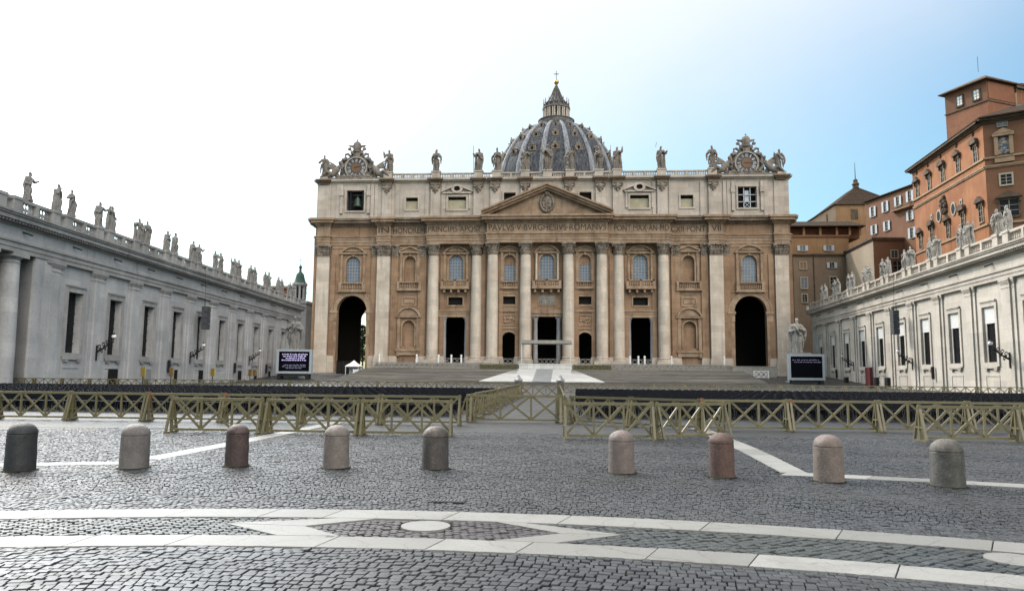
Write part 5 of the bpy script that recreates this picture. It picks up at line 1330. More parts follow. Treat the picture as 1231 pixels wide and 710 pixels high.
# --- clocks
def clock(sx):
    c = sx * 47.6; cz = 52.55; y = -.3
    m = MB(); m.box(c - 7.6, c + 7.6, -.7, 1.6, 49.46, 50.0); m.box(c - 4.2, c + 4.2, -.6, 1.4, 50.0, 50.55)
    m.prism([(c + 3.15 * math.cos(2 * PI * k / 32), cz + 3.05 * math.sin(2 * PI * k / 32)) for k in range(32)], y + .1, 1.2, 'y')
    cr2 = random.Random(20)
    for q in (-1, 1):      # scrolls either side and on top
        m.tube([(c + q * 2.9, 0, 50.6), (c + q * 3.7, 0, 51.6), (c + q * 3.5, -.1, 52.8), (c + q * 3.9, 0, 53.9), (c + q * 3.3, -.1, 54.7), (c + q * 2.4, -.1, 54.9)], [.55, .5, .45, .5, .5, .35], 8)
        m.tube([(c + q * 1.6, 0, 55.6), (c + q * 2.3, 0, 56.2), (c + q * 2.9, 0, 56.0), (c + q * 3.0, 0, 55.4), (c + q * 2.5, 0, 55.2)], [.3, .32, .3, .26, .2], 7)
        m.tube([(c + q * 1.7, 0, 57.2), (c + q * .2, -.2, 55.6)], [.18, .2], 6); m.tube([(c + q * .9, 0, 58.0), (c + q * 2.1, .1, 58.3), (c + q * 1.6, 0, 57.6)], [.35, .2, .12], 6)
        m.ball((c + q * 1.9, 0, 57.4), .5, .3, .4, 8, 6); m.ball((c + q * 1.2, 0, 56.5), .5, .35, .5, 8, 6)
        m.ball((c + q * 4.9, 0, 50.7), .6, .4, .7, 8, 6); m.ball((c + q * 6.9, 0, 50.4), .7, .4, .5, 8, 6)
    for k in range(14): m.ball((c + cr2.uniform(-3.6, 3.6), -.5, 50.4 + cr2.uniform(-.2, .2)), .4, .3, .32, 7, 5)
    m.lathe([(.9, 56.6), (1.0, 57.4), (1.05, 58.3), (.85, 58.9), (.4, 59.3), (.15, 59.4), (.2, 59.65), (.04, 59.95)], c, .1, 14)
    m.box(c - .8, c + .8, -.3, .4, 55.4, 56.7); m.box(c - .25, c + .25, -.45, .3, 54.9, 57.0)
    m.prism([(c - 4.4, 50.5), (c + 4.4, 50.5), (c + 3.9, 53.2), (c + 3.3, 54.6), (c + 1.7, 55.6), (c + 1.2, 57.2), (c - 1.2, 57.2), (c - 1.7, 55.6), (c - 3.3, 54.6), (c - 3.9, 53.2)], .25, 1.0, 'y')
    o = m.build('clock', M_STATF, P)
    m = MB(); m.arc(c, cz, 2.5, 2.85, y - .25, y + .15, 0, 2 * PI, 36); m.build('rim', M_STATR, o)
    m = MB(); m.prism([(c + 2.5 * math.cos(2 * PI * k / 36), cz + 2.5 * math.sin(2 * PI * k / 36)) for k in range(36)], y, y + .1, 'y'); m.build('dial', plain('clock_dial_stone', (0.075, 0.068, 0.066), .7), o)
    nums = ['XII', 'I', 'II', 'III', 'IIII', 'V', 'VI', 'VII', 'VIII', 'IX', 'X', 'XI']
    mm = plain('clock_numeral_marble', (0.62, 0.61, 0.6), .6)
    mj = MB()
    for k, s_ in enumerate(nums):
        w_ = {1: .16, 2: .36, 3: .56, 4: .74}[len(s_)] ; w_ = max(w_, .3 if s_ in 'VX' else .16)
        t = text_mesh(s_, mm, -w_ / 2, w_ / 2, 1.45, 2.3, y - .03, None, depth=.02)
        a = -2 * PI * k / 12
        vs = [(c + math.cos(a) * v.co.x - math.sin(a) * v.co.z, v.co.y, cz + math.sin(a) * v.co.x + math.cos(a) * v.co.z) for v in t.data.vertices]
        mj.add(vs, [tuple(p.vertices) for p in t.data.polygons]); md = t.data; bpy.data.objects.remove(t); bpy.data.meshes.remove(md)
    mj.build('numerals', mm, o)
    m = MB(); m.prism([(c + 1.2 * math.cos(2 * PI * k / 24), cz + 1.2 * math.sin(2 * PI * k / 24)) for k in range(24)], y - .06, y, 'y'); o2 = m.build('inner_dial', plain('clock_centre_gold', (0.16, 0.085, 0.045), .6), o)
    m = MB(); m.beam((c - .5, y - .1, cz), (c + 1.5 * (1 if sx > 0 else .7), y - .1, cz + (.05 if sx > 0 else .35)), .06, .22); m.build('hand', plain('clock_hand_dark', (0.05, 0.03, 0.025), .5), o)
clock(-1); clock(1)
# reclining winged figures beside the clocks
def angel_mesh():
    m = MB()
    m.tube([(0, 0, .12), (.35, -.05, .22), (.62, -.02, .48), (.70, 0, .72)], [.14, .17, .15, .11], 10)
    m.ball((.73, -.04, .90), .085, .09, .10, 10, 8); m.tube([(.7, 0, .7), (.73, -.02, .86)], [.06, .045], 8)
    m.tube([(.30, -.05, .22), (.02, -.18, .34), (-.28, -.12, .06)], [.13, .11, .06], 9); m.tube([(.30, .05, .18), (-.08, .02, .18), (-.40, -.02, .05)], [.13, .10, .06], 9)
    m.tube([(.66, -.06, .68), (.88, -.1, .52), (1.02, -.05, .72)], [.06, .05, .035], 8); m.tube([(.62, .06, .66), (.42, -.02, .55), (.30, -.1, .42)], [.06, .05, .04], 8)
    for k in range(5): m.tube([(.60, .1, .62), (.30 - k * .05, .13, .86 - k * .06), (.02 - k * .02, .12, 1.02 - k * .17)], [.06, .06, .03], 7)
    m.tube([(.1, 0, .1), (-.2, .1, .12), (-.45, .08, .05)], [.15, .13, .08], 8)
    return remesh(m, 'winged_figure', .022, M_STATF, .016, 5)
AM = angel_mesh()
for sx in (-1, 1):
    for q in (-1, 1):
        o = bpy.data.objects.new('winged_statue', AM); COL.objects.link(o); o.location = (sx * 47.6 + q * 7.3, 174.7, 49.95); h = 4.3
        o.scale = (-q * h * 1.0, h, h); tag(o, 'reclining winged stone figure on the %s side of the %s rooftop clock' % ('left' if q < 0 else 'right', 'left' if sx < 0 else 'right'), 'statue', 'winged figures beside the roof clocks')

# --- dome
DC = 145.0
m = MB(); prof = [(26.6, 76), (26.6, 84)]
pts = []
for k in range(21):
    z = 84 + (113.0 - 84) * k / 20
    pts.append(z)
def dome_r(z):
    # pointed arc through the measured outline
    tab = [(78, 28.2), (84, 27.8), (88, 27.1), (92.7, 25.7), (96, 24.3), (100, 22.2), (104, 19.5), (107, 16.6), (109.3, 13.9), (111.2, 10.4), (112.2, 8.2), (113, 6.0)]
    for (za, ra), (zb, rb) in zip(tab, tab[1:]):
        if z <= zb:
            t = (z - za) / (zb - za); return ra + (rb - ra) * t
    return 6.0
def dome_rs(z): return (dome_r(z - 1.0) + 2 * dome_r(z) + dome_r(z + .6)) / 4 if z < 112 else dome_r(z)
zz = [78 + (112.5 - 78) * (k / 26) for k in range(27)]
m = MB(); m.lathe([(dome_rs(z), z) for z in zz], 0, DC, 64); D = m.build('dome', M_LEAD, P, True)
m = MB(); m.lathe([(30, 60), (30, 74), (28.6, 75), (28.6, 78)], 0, DC, 48); m.build('drum', M_ATT, D)
for k in range(16):
    a = 2 * PI * (k + .5) / 16; ca, sa = math.cos(a), math.sin(a)
    m = MB(); vs = []
    for z in zz:
        r = dome_rs(z); w = max(.34, .040 * r + .12); dr, dz = .75, .35
        for s_, d in ((-1, -.2), (-1, .42), (-.45, .8), (.45, .8), (1, .42), (1, -.2)):
            rr_ = r + d
            vs.append((ca * rr_ - sa * s_ * w, DC + sa * rr_ + ca * s_ * w, z + d * .4))
    fs = []
    for i in range(len(zz) - 1):
        for j in range(5): a0 = i * 6 + j; fs.append((a0, a0 + 1, a0 + 7, a0 + 6))
    m.add(vs, fs); m.build('rib', M_RIB, D)
    a = 2 * PI * k / 16; ca, sa = math.cos(a), math.sin(a)
    if sa > .3: continue
    for z, s_ in ((95.6, 1.25), (102.6, 1.1), (108.2, .85)):
        r = dome_rs(z) - .2
        m = MB(); d_ = MB()
        def T(u, v, w): return (ca * (r + u) - sa * v, DC + sa * (r + u) + ca * v, z + w)
        q = MB(); q.box(-1.2, .9, -.85 * s_, .85 * s_, -.9 * s_, 1.0 * s_); q.prism([(-1.15 * s_, 1.0 * s_), (1.15 * s_, 1.0 * s_), (0, 1.95 * s_)], -1.2, 1.05, 'x'); q.ball((.9, 0, 2.1 * s_), .3 * s_, n=7, m=5)
        for e in (-1, 1): q.tube([(.7, e * 1.0 * s_, -.9 * s_), (.8, e * 1.25 * s_, -.2), (.7, e * .95 * s_, .9 * s_)], [.3 * s_, .26 * s_, .2 * s_], 6)
        m.add([T(*v) for v in q.v], q.f); ob = m.build('dormer', M_CAP, D)
        d_.add([T(*v) for v in MB().prism([(.5 * s_ * math.cos(2 * PI * i / 12), .05 + .62 * s_ * math.sin(2 * PI * i / 12)) for i in range(12)], .95, 1.0, 'x').v], [tuple(range(12)), tuple(range(23, 11, -1))] + [(i, i + 12, (i + 1) % 12 + 12, (i + 1) % 12) for i in range(12)])
        d_.build('dormer_opening', M_DARK, D)
m = MB(); m.lathe([(6.2, 111.6), (8.2, 112.2), (8.4, 113.0), (7.9, 113.2), (7.9, 114.6), (8.2, 114.7), (8.2, 115.0), (5.6, 115.0), (4.2, 115.0), (4.2, 119.9), (5.9, 120), (6.3, 120.3), (6.2, 121.0), (5.2, 121.2), (5.2, 122.3), (5.5, 122.5), (4.6, 122.7), (3.0, 124.6), (2.0, 126.6), (1.3, 128.8), (.75, 130.6), (.9, 131.0), (.6, 131.3), (.5, 132.2)], 0, DC, 32); m.build('lantern', M_LANT, D)
m = MB(); m2 = MB()
for k in range(16):
    a = 2 * PI * (k + .5) / 16
    for da in (-.075, .075):
        x, yv = 5.75 * math.cos(a + da), DC + 5.75 * math.sin(a + da); m.lathe([(.38, 115.0), (.32, 119.2), (.46, 119.95)], x, yv, 8)
    m.beam((4.6 * math.cos(a), DC + 4.6 * math.sin(a), 117.4), (5.6 * math.cos(a), DC + 5.6 * math.sin(a), 117.4), .5, 4.7)
    x, yv = 5.7 * math.cos(a), DC + 5.7 * math.sin(a); m2.lathe([(.35, 121.0), (.45, 121.6), (.2, 122.2), (.32, 122.8), (.12, 123.6), (.2, 124.0), (.02, 125.2)], x, yv, 7)
    m2.tube([(4.9 * math.cos(a), DC + 4.9 * math.sin(a), 122.6), (3.2 * math.cos(a), DC + 3.2 * math.sin(a), 125.0), (2.1 * math.cos(a), DC + 2.1 * math.sin(a), 127.4), (1.0 * math.cos(a), DC + 1.0 * math.sin(a), 130.4)], [.3, .26, .2, .14], 5)
m.build('lantern_columns', M_ATT, D); m2.build('candelabra', M_LANT, D)
m = MB(); m.ball((0, DC, 133.3), 1.15, n=20, m=12); m.build('ball', M_GOLD, D, True)
m = MB(); m.lathe([(.35, 134.3), (.13, 134.7), (.13, 138.5)], 0, DC, 8); m.box(-1.15, 1.15, DC - .13, DC + .13, 136.95, 137.2); m.build('cross', M_IRON, D)
# side structures of the front
m = MB()
for z0, z1, e in ((37.7, 38.3, .5), (38.3, 39.0, 1.4), (39.0, 39.43, 1.8), (33.0, 35.0, .15), (35.0, 35.3, .4), (48.82, 49.1, .35), (49.1, 49.44, .7)):
    for sx in (-1, 1):
        a, b = sx * 57.45, sx * (57.45 + e); m.box(min(a, b), max(a, b), -.1 - e * .0, 14, z0, z1)
m.build('side_cornice', M_DARKTRIM, P)

# --- statues along the church roof
fx = [(-55.8, 3, None, 'far left, beyond the left clock'), (-39.4, 0, None, 'blessing, just right of the left clock'), (-27.4, 1, None, 'alone midway between the left clock and dome'), (-16.9, 2, 'staff', 'holding a staff, left of the dome'), (-12.45, 8, None, 'mitred, at the left rim of the dome'),
      (-5.45, 4, None, 'before the dome, next left of the cross bearer'), (0, 2, 'cross', 'with a tall cross, at the very centre'), (5.45, 5, 'saltire', 'with a slanting cross, right of centre'), (12.45, 6, None, 'before the right rim of the dome'),
      (16.9, 7, 'staff', 'raising a staff, just right of the dome'), (27.4, 2, 'sword', 'alone midway between the dome and the right clock'), (39.4, 1, None, 'broad, just left of the right clock'), (55.3, 5, None, 'far right, beyond the right clock')]
for x, v, pr_, lab in fx:
    z = 51.3 if abs(x) < 50 else 50.2
    put_statue(v, (x, 174.8, z), rs.uniform(-.35, .35), 5.75 if x else 6.6, 'stone statue on the church roof, ' + lab, group='statues along the church roof', mat=M_STATF, prop=pr_, mirror=(x > 20))
m = MB(); 
for sx in (-1, 1): m.box(sx * 55.6 - 1.0, sx * 55.6 + 1.0, -.9, .7, 49.46, 50.2)
m.build('statue_pedestal', M_ATT, P)

# ================================================================== STEPS, RAMP, ALTAR CANOPY
ST = empty('church_steps', (0, 0, 0)); tag(ST, 'broad flights of grey stone steps rising to the church front', 'steps')
prof = [(137.5, -.3)]; y, z = 137.5, .35
flights = [(17, .15, 1.2), (1, 0, 5.5), (8, .16, .45)]
for n_, rise, tread in flights:
    for k in range(n_):
        if rise:
            prof.append((y, z)); z += rise; prof.append((y, z)); y += tread
        else: y += tread; prof.append((y, z))
prof += [(y, z), (172, z), (172, -.3)]
ZT = z; ZL = 2.95
m = MB(); m.prism(prof, -39.0, -5.6, 'x'); m.build('flight', M_STEP, ST)
m = MB(); m.prism(prof, 5.6, 41.5, 'x'); m.build('flight', M_STEP, ST)
m = MB(); m.box(-5.59, 5.59, 158.5, 165.3, -.3, ZL - .01); m.prism([(a, b) for a, b in prof if a >= 163] + [(163, -.3)], -5.595, 5.595, 'x'); m.build('landing', M_STEP, ST)
RA = empty('marble_ramp', (0, 0, 0)); tag(RA, 'white marble ramp with grey centre strip spreading down from the altar platform', 'ramp')
def quadprism(mb_, top, dz):
    n_ = len(top); mb_.add([(x, y, z) for x, y, z in top] + [(x, y, z - dz) for x, y, z in top], [tuple(range(n_)), tuple(range(2 * n_ - 1, n_ - 1, -1))] + [(i, i + n_, (i + 1) % n_ + n_, (i + 1) % n_) for i in range(n_)])
m = MB()
quadprism(m, [(-11.6, 136.8, .55), (-1.75, 136.8, .55), (-1.75, 158.5, 2.98), (-5.9, 158.5, 2.98)], .6)
quadprism(m, [(1.75, 136.8, .55), (11.6, 136.8, .55), (5.9, 158.5, 2.98), (1.75, 158.5, 2.98)], .6); m.build('marble_slope', M_MARB, RA)
m = MB(); quadprism(m, [(-1.745, 136.8, .55), (1.745, 136.8, .55), (1.745, 158.5, 2.98), (-1.745, 158.5, 2.98)], .6); m.build('grey_strip', M_GREYC, RA)
AL = empty('altar_platform', (.1, 161.5, 2.9)); tag(AL, 'white altar platform with parapet below a flat canopy on thin posts', 'platform')
m = MB(); m.box(-5.7, 5.7, -2.4, 4, 0, 1.0); m.box(-5.85, 5.85, -2.55, 4.1, 1.003, 1.2)
for k in range(8): m.box(-5.3 + k * 1.37, -4.2 + k * 1.37, -2.46, -2.4, .2, .85)
m.build('parapet', M_PARA, AL)
m = MB(); m.box(-5.5, 5.7, -2.2, 3.6, 5.62, 6.1); m.box(-5.3, 5.5, -2.0, 3.4, 6.103, 6.35); m.build('canopy', M_CONC, AL)
for x in (-5.2, 5.4):
    for yv in (-1.9, 3.2):
        m = MB(); m.lathe([(.075, 1.2), (.075, 5.62)], x, yv, 10); m.build('post', M_BLINDW, AL)
# low hedges and barriers along the head of the steps
for x0, x1, lab in ((-14.2, -6.2, 'low clipped olive hedge left of the altar platform'), (6.2, 14.2, 'low clipped olive hedge right of the altar platform')):
    m = MB(); hr = random.Random(int(x1 * 10))
    m.box(x0, x1, 159.0, 160.4, ZL - .05, ZL + .85)
    for k in range(700):
        x, yv, zz_ = hr.uniform(x0, x1), hr.uniform(158.9, 160.5), hr.uniform(ZL, ZL + .96); s_ = .11
        d = Vector((hr.uniform(-1, 1), hr.uniform(-1, 1), hr.uniform(-1, 1))).normalized(); e = d.orthogonal().normalized(); f_ = d.cross(e)
        c = Vector((x, yv, zz_)); m.add([c + e * s_, c + f_ * s_, c - e * s_, c - f_ * s_], [(0, 1, 2, 3)])
    tag(m.build('hedge', M_HEDGE, recalc=False), lab, 'hedge')
def grille_panel(x, yv, z, w, h, lab, grp, mat):
    o = empty('crowd_barrier', (x, yv, z)); tag(o, lab, 'barrier', grp)
    m = MB(); m.box(0, w, -.05, .05, h - .12, h); m.box(0, w, -.05, .05, .1, .22); m.box(-.04, .1, -.06, .06, 0, h + .05); m.box(w - .1, w + .04, -.06, .06, 0, h + .05); m.build('frame', mat, o)
    m = MB(); n_ = max(2, round(w / 1.1))
    for k in range(n_):
        a, b = w * k / n_, w * (k + 1) / n_; m.beam((a, .0, .2), (b, .0, h - .1), .05, .1); m.beam((a, .02, h - .1), (b, .02, .2), .05, .1)
    m.build('lattice', mat, o); return o
gp = grille_panel(0, 0, 0, 4.4, 1.35, '', 'lattice barriers at the head of the steps', M_CONC)
first = True
for sx in (-1, 1):
    for k in range(6):
        x = -38.5 + 4.55 * k if sx < 0 else 11.6 + 4.55 * k
        o = gp if first else copy_tree(gp); first = False
        o.location = (x, 160.8, ZL); tag(o, 'pale lattice barrier at the head of the %s steps, %s from the left' % ('left' if sx < 0 else 'right', ORD[k]), 'barrier', 'lattice barriers at the head of the steps')
for c, w, lab in ((-22.15, 6.0, 'left portal'), (0, 5.0, 'central portal'), (22.15, 6.0, 'right portal'), (-9.0, 3.4, 'left arched door'), (9.0, 3.4, 'right arched door')):
    o = grille_panel(c - w / 2, 171.3 if abs(c) > 15 else 171.0, ZT, w, 1.3, 'pale lattice barrier closing the foot of the ' + lab, 'barriers before the church doors', M_CONC)
for x, lab in ((-24.9, 'beside the left column of the left portal'), (-21.9, 'in the middle of the left portal'), (-19.6, 'at the right of the left portal'), (19.0, 'at the left of the right portal'), (20.9, 'in the middle of the right portal'), (22.3, 'at the right of the right portal'), (28.3, 'before the rightmost round column'), (40.0, 'before the pilaster left of the right great arch'), (-30.0, 'before the leftmost round column'), (-38.8, 'before the pilaster right of the left great arch')):
    o = empty('bollard_light', (x, 168.5, ZT)); tag(o, 'short white post light ' + lab, 'light', 'white post lights at the church doors')
    m = MB(); m.lathe([(.22, 0), (.2, 1.7)], n=10); m.build('post', M_WHITE, o); m = MB(); m.ball((0, 0, 1.8), .26, n=10, m=6); m.build('head', M_WHITE, o)
TE = empty('gazebo_tent', (-41.4, 157, 1.4)); tag(TE, 'small white peaked gazebo tent before the left great arch', 'tent')
m = MB(); m.lathe([(2.15, 1.75), (2.1, 1.95), (1.0, 2.45), (.06, 3.15)], n=4); ob = m.build('canopy', M_TENT, TE); ob.rotation_euler = (0, 0, PI / 4)
for a in (-1.4, 1.4):
    for b in (-1.4, 1.4): m = MB(); m.box(a - .05, a + .05, b - .05, b + .05, 0, 1.8); m.build('pole', M_WHITE, TE)
m = MB(); m.box(-1.4, 1.4, 1.3, 1.35, .0, 1.75); m.box(.2, 1.4, -1.42, -1.38, .1, 1.2); m.build('side_wall', M_TENT, TE)
o = empty('dark_hoarding', (-45.6, 161, 1.4)); tag(o, 'dark screened hoarding left of the white gazebo', 'hoarding')
m = MB(); m.box(-.9, 2.2, -.1, .1, 0, 3.0); m.build('cloth', M_DARK, o)
for x in (-.9, .6, 2.2): m = MB(); m.box(x - .05, x + .05, -.16, .16, 0, 3.1); m.build('post', M_IRON, o)
o = grille_panel(43.2, 155.5, 1.45, 3.0, 1.5, 'white lattice gate panel right of the steps', 'white gates', M_WHITE)
o = empty('concrete_wall', (40.0, 160.5, 1.5)); tag(o, 'low pale concrete wall before the right great arch', 'wall')
m = MB(); m.box(0, 9.2, 0, .6, 0, 2.3); m.build('wall', M_CONC, o); m = MB(); m.box(-.1, 9.3, -.08, .68, 2.303, 2.45); m.build('coping', M_CONC, o)
# pedestal blocks at the outer foot of the church front
# ------------------------------------------------------------------ Peter and Paul, big screens
for sx, x, yv, v, lab, plab, pr_ in ((-1, -49.6, 143.0, 1, 'large grey stone apostle statue on a pedestal behind the left screen', 'stone pedestal under the left apostle', None), (1, 48.4, 143.0, 1, 'large pale stone apostle statue on a pedestal behind the right screen', 'stone pedestal under the right apostle', None)):
    o = empty('statue_plinth', (x, yv, .2)); tag(o, plab, 'pedestal', 'apostle pedestals')
    m = MB(); m.box(-1.9, 1.9, -1.9, 1.9, 0, .8); m.box(-1.6, 1.6, -1.6, 1.6, .803, 5.6); m.build('die', M_WINGL, o)
    m = MB(); m.box(-1.85, 1.85, -1.85, 1.85, 5.603, 6.1); m.build('cornice', M_WINGT, o)
    put_statue(v, (x, yv, 6.1), .25 * -sx, 7.0 if sx < 0 else 6.9, lab, group='apostle statues', mat=M_STATR if sx > 0 else M_STAT, prop=pr_, mirror=sx < 0)
def screen(x0, x1, yv, z0, z1, rz, label, bright):
    o = empty('video_screen', ((x0 + x1) / 2, yv, z0), rz); tag(o, label, 'screen', 'large outdoor video screens')
    w = (x1 - x0) / 2; h = z1 - z0; b = .42
    m = MB(); m.box(-w, w, 0, 1.1, 0, b); m.box(-w, w, 0, 1.1, h - b, h); m.box(-w, -w + b, 0, 1.1, b, h - b); m.box(w - b, w, 0, 1.1, b, h - b); m.box(-w + b, w - b, .3, 1.05, b, h - b); m.build('housing', M_SCRF, o)
    m = MB(); m.box(-w + b + .003, w - b - .003, .18, .297, b + .003, h - b - .003); f = m.build('display', M_SCR, o)
    m = MB(); m.box(-w + .4, w - .4, .1, 1.0, -.5, -.003)
    for q in (-w + .7, w - .7): m.box(q - .3, q + .3, -.5, 1.4, -1.4, -.003)
    m.build('stand', M_IRON, o)
    tr = random.Random(4 if bright else 9)
    A = MB(); B = MB(); iw = w - b - .35
    rows_ = [(.86, .72, 1), (.76, .66, 1), (.66, .50, 1), (.56, .74, 1), (.33, .60, 0), (.25, .70, 0), (.17, .48, 0)] if bright else [(.84, .80, 0), (.74, .7, 0)]
    for zf, wf, br_ in rows_:
        x = -iw * wf * 1.25; zc = b + (h - 2 * b) * zf
        while x < iw * wf * 1.25:
            l = tr.uniform(.12, .55)
            for q in range(int(l / .13) + 1):
                hh = .15 if tr.random() < .3 else .11
                (A if br_ else B).box(x + q * .13, x + q * .13 + .09, .165, .178, zc - .1, zc - .1 + hh * (1.5 if br_ else 1.1))
            x += l + .2
    if A.v: A.build('text_lines', M_SCRT, f)
    B.build('text_lines', M_SCRD, f)
screen(-51.2, -44.4, 138.5, 1.6, 6.25, .06, 'large screen in a pale frame showing lines of lilac text, before the left statue', True)
screen(45.3, 51.7, 138.5, 1.2, 5.95, -.06, 'large nearly black screen in a pale frame, before the right statue', False)

# ================================================================== PALACES TO THE RIGHT
class Face:
    """a vertical facade frame: s metres along, front towards -n"""
    def __init__(s, p, q, flip=False):
        s.p = Vector((p[0], p[1], 0)); d = Vector((q[0] - p[0], q[1] - p[1], 0)); s.len = d.length; s.t = d.normalized()
        s.n = Vector((s.t.y, -s.t.x, 0)) * (-1 if flip else 1)          # outward
    def box(s, m, a, b, out0, out1, z0, z1):
        vs = []
        for z in (z0, z1):
            for aa, oo in ((a, out0), (b, out0), (b, out1), (a, out1)):
                v = s.p + s.t * aa + s.n * oo; vs.append((v.x, v.y, z))
        m.add(vs, [(3, 2, 1, 0), (4, 5, 6, 7), (0, 1, 5, 4), (1, 2, 6, 5), (2, 3, 7, 6), (3, 0, 4, 7)])
    def poly(s, m, pts, o0, o1):
        n_ = len(pts); vs = []
        for oo in (o0, o1):
            for a, z in pts: v = s.p + s.t * a + s.n * oo; vs.append((v.x, v.y, z))
        m.add(vs, [tuple(range(n_)), tuple(range(2 * n_ - 1, n_ - 1, -1))] + [(i, i + n_, (i + 1) % n_ + n_, (i + 1) % n_) for i in range(n_)])
def solid(poly, z0, z1, name, mat, parent):
    m = MB(); m.prism(poly, z0, z1, 'z'); return m.build(name, mat, parent)
M_STRIM = stone('palace_trim_stone', (0.27, 0.18, 0.11), (0.38, 0.27, 0.175), dirt=(0.15, 0.1, 0.065), dirt_amt=0.4, patch=0.5)
M_SOOT = stone('palace_soot_stone', (0.06, 0.043, 0.03), (0.15, 0.105, 0.07), dirt=(0.05, 0.04, 0.03), dirt_amt=0.5, patch=0.7)
M_CREAM = plain('cream_window_frame', (0.36, 0.315, 0.245), 0.7, var=.1)
def win(Fc, parent, s, w, z0, z1, fr=.22, frame=M_STRIM, glass=M_GLASSD, ped=None, shut=False, out=.0):
    m = MB()
    Fc.box(m, s - w / 2 - fr, s - w / 2, .003, .16, z0 - fr, z1 + fr); Fc.box(m, s + w / 2, s + w / 2 + fr, .003, .16, z0 - fr, z1 + fr)
    Fc.box(m, s - w / 2, s + w / 2, .003, .16, z1, z1 + fr); Fc.box(m, s - w / 2 - .1, s + w / 2 + .1, .003, .26, z0 - fr, z0)
    o = m.build('window', frame, parent)
    m = MB(); Fc.box(m, s - w / 2, s + w / 2, .004, .05, z0, z1); m.build('pane', glass, o)
    m = MB(); Fc.box(m, s - .05, s + .05, .05, .1, z0, z1)
    for k in (1, 2): Fc.box(m, s - w / 2, s + w / 2, .05, .099, z0 + (z1 - z0) * k / 3 - .035, z0 + (z1 - z0) * k / 3 + .035)
    m.build('glazing_bars', M_CREAM, o)
    if shut:
        for sx in (-1, 1):
            m = MB(); a = s + sx * (w / 2 + .03); b = s + sx * (w / 2 + .75); Fc.box(m, min(a, b), max(a, b), .17, .25, z0, z1); m.build('shutter', M_GREYP, o)
    if ped:
        hw = w / 2 + .65; zb = z1 + .45; m = MB()
        Fc.box(m, s - hw, s + hw, .003, .75, zb, zb + .22)
        if ped == 'tri': Fc.poly(m, [(s - hw, zb + .223), (s + hw, zb + .223), (s, zb + 1.25)], .003, .72)
        else: Fc.poly(m, [(s + hw * math.cos(PI * k / 10), zb + .223 + 1.0 * math.sin(PI * k / 10)) for k in range(11)], .003, .72)
        for sx in (-1, 1): Fc.box(m, s + sx * (w / 2 + .35) - .15, s + sx * (w / 2 + .35) + .15, .003, .45, z1 - .4, zb)
        m.build('pediment', M_SOOT, o)
    return o
# A: the large orange palace
PA = empty('orange_palace', (84.2, 142.6, 0)); tag(PA, 'tall orange plastered palace with pedimented windows behind the right wing', 'palace')
def rel(parent, lst): return lst
A0_, A1_ = (84.2, 142.6), (86.8, 177.2)
E1_ = (84.2 + 11.5 * .86, 142.6 - 11.5 * .51)
PA.location = (0, 0, 0)
polyA = [A0_, E1_, (E1_[0] + 30, E1_[1] + 18), (120, 180), A1_]
solid(polyA, 0, 50.2, 'wall', M_ORANGE, PA)
FS = Face(A1_, A0_); FE = Face(A0_, E1_)
m = MB(); FE.box(m, .0, 11.5, -.3, .002, 15, 50.1); m.build('side_front', M_BRPL, PA)
SL = FS.len
def sA(s): return SL - s
m = MB()
for Fc, l in ((FS, SL), (FE, 11.5)):
    Fc.box(m, -.02, l + .02, .002, .30, 43.25, 43.6); Fc.box(m, -.02, l + .03, .004, .22, 41.45, 41.7); Fc.box(m, -.02, l + .03, .004, .34, 41.703, 41.95)
    Fc.box(m, -.02, l + .02, .004, .26, 30.6, 31.0)
m.build('string_course', M_STRIM, PA)
m = MB()
for Fc, l in ((FS, SL), (FE, 11.5)):
    for k, (o_, z0, z1) in enumerate(((.35, 50.1, 50.35), (.6, 50.353, 50.6), (1.15, 50.603, 50.9))): Fc.box(m, -o_, l + o_, -.5, o_, z0, z1)
m.build('eaves_cornice', M_SOOT, PA)
def inset(poly, d):
    c = Vector((sum(p[0] for p in poly) / len(poly), sum(p[1] for p in poly) / len(poly))); return [tuple(c + (Vector(p) - c) * d) for p in poly]
def hiproof(poly, ze, zt, over, shrink, parent, mat=M_TILE):
    a = inset(poly, over); b = inset(poly, shrink); n_ = len(poly); m = MB()
    m.add([(*p, ze) for p in a] + [(*p, ze + .25) for p in a] + [(*p, zt) for p in b], [tuple(range(n_ - 1, -1, -1))] + [(i, (i + 1) % n_, n_ + (i + 1) % n_, n_ + i) for i in range(n_)] + [(n_ + i, n_ + (i + 1) % n_, 2 * n_ + (i + 1) % n_, 2 * n_ + i) for i in range(n_)] + [tuple(range(2 * n_, 3 * n_))])
    return m.build('roof', mat, parent)
hiproof(polyA, 50.95, 56.5, 1.075, .45, PA)
for s, pd in ((32.0, 'tri'), (25.2, 'tri'), (18.2, 'seg'), (10.9, 'tri'), (3.3, 'seg')): win(FS, PA, sA(s), 1.5, 43.7, 46.9, .25, ped=pd)
for s in (32.0, 25.6, 18.9, 11.2, 3.9):
    m = MB(); FS.box(m, sA(s) - .42, sA(s) + .42, .003, .05, 49.1, 49.95); m.build('attic_vent', M_DARK, PA)
for s, z0, pd in ((31.6, 31.4, 'tri'), (25.3, 31.9, 'seg'), (17.1, 31.3, 'tri'), (10.0, 31.9, 'seg'), (2.5, 31.7, 'tri')): win(FS, PA, sA(s), 1.5, z0, z0 + 3.3, .25, ped=pd)
for s in (21.1, 14.0):
    m = MB(); FS.poly(m, [(sA(s) + 1.15 * math.cos(2 * PI * k / 20), 36.9 + 1.45 * math.sin(2 * PI * k / 20)) for k in range(20)], .003, .2); o = m.build('oval_window', M_CREAM, PA)
    m = MB(); FS.poly(m, [(sA(s) + .8 * math.cos(2 * PI * k / 20), 36.9 + 1.1 * math.sin(2 * PI * k / 20)) for k in range(20)], .2, .23); m.build('pane', M_GLASSD, o)
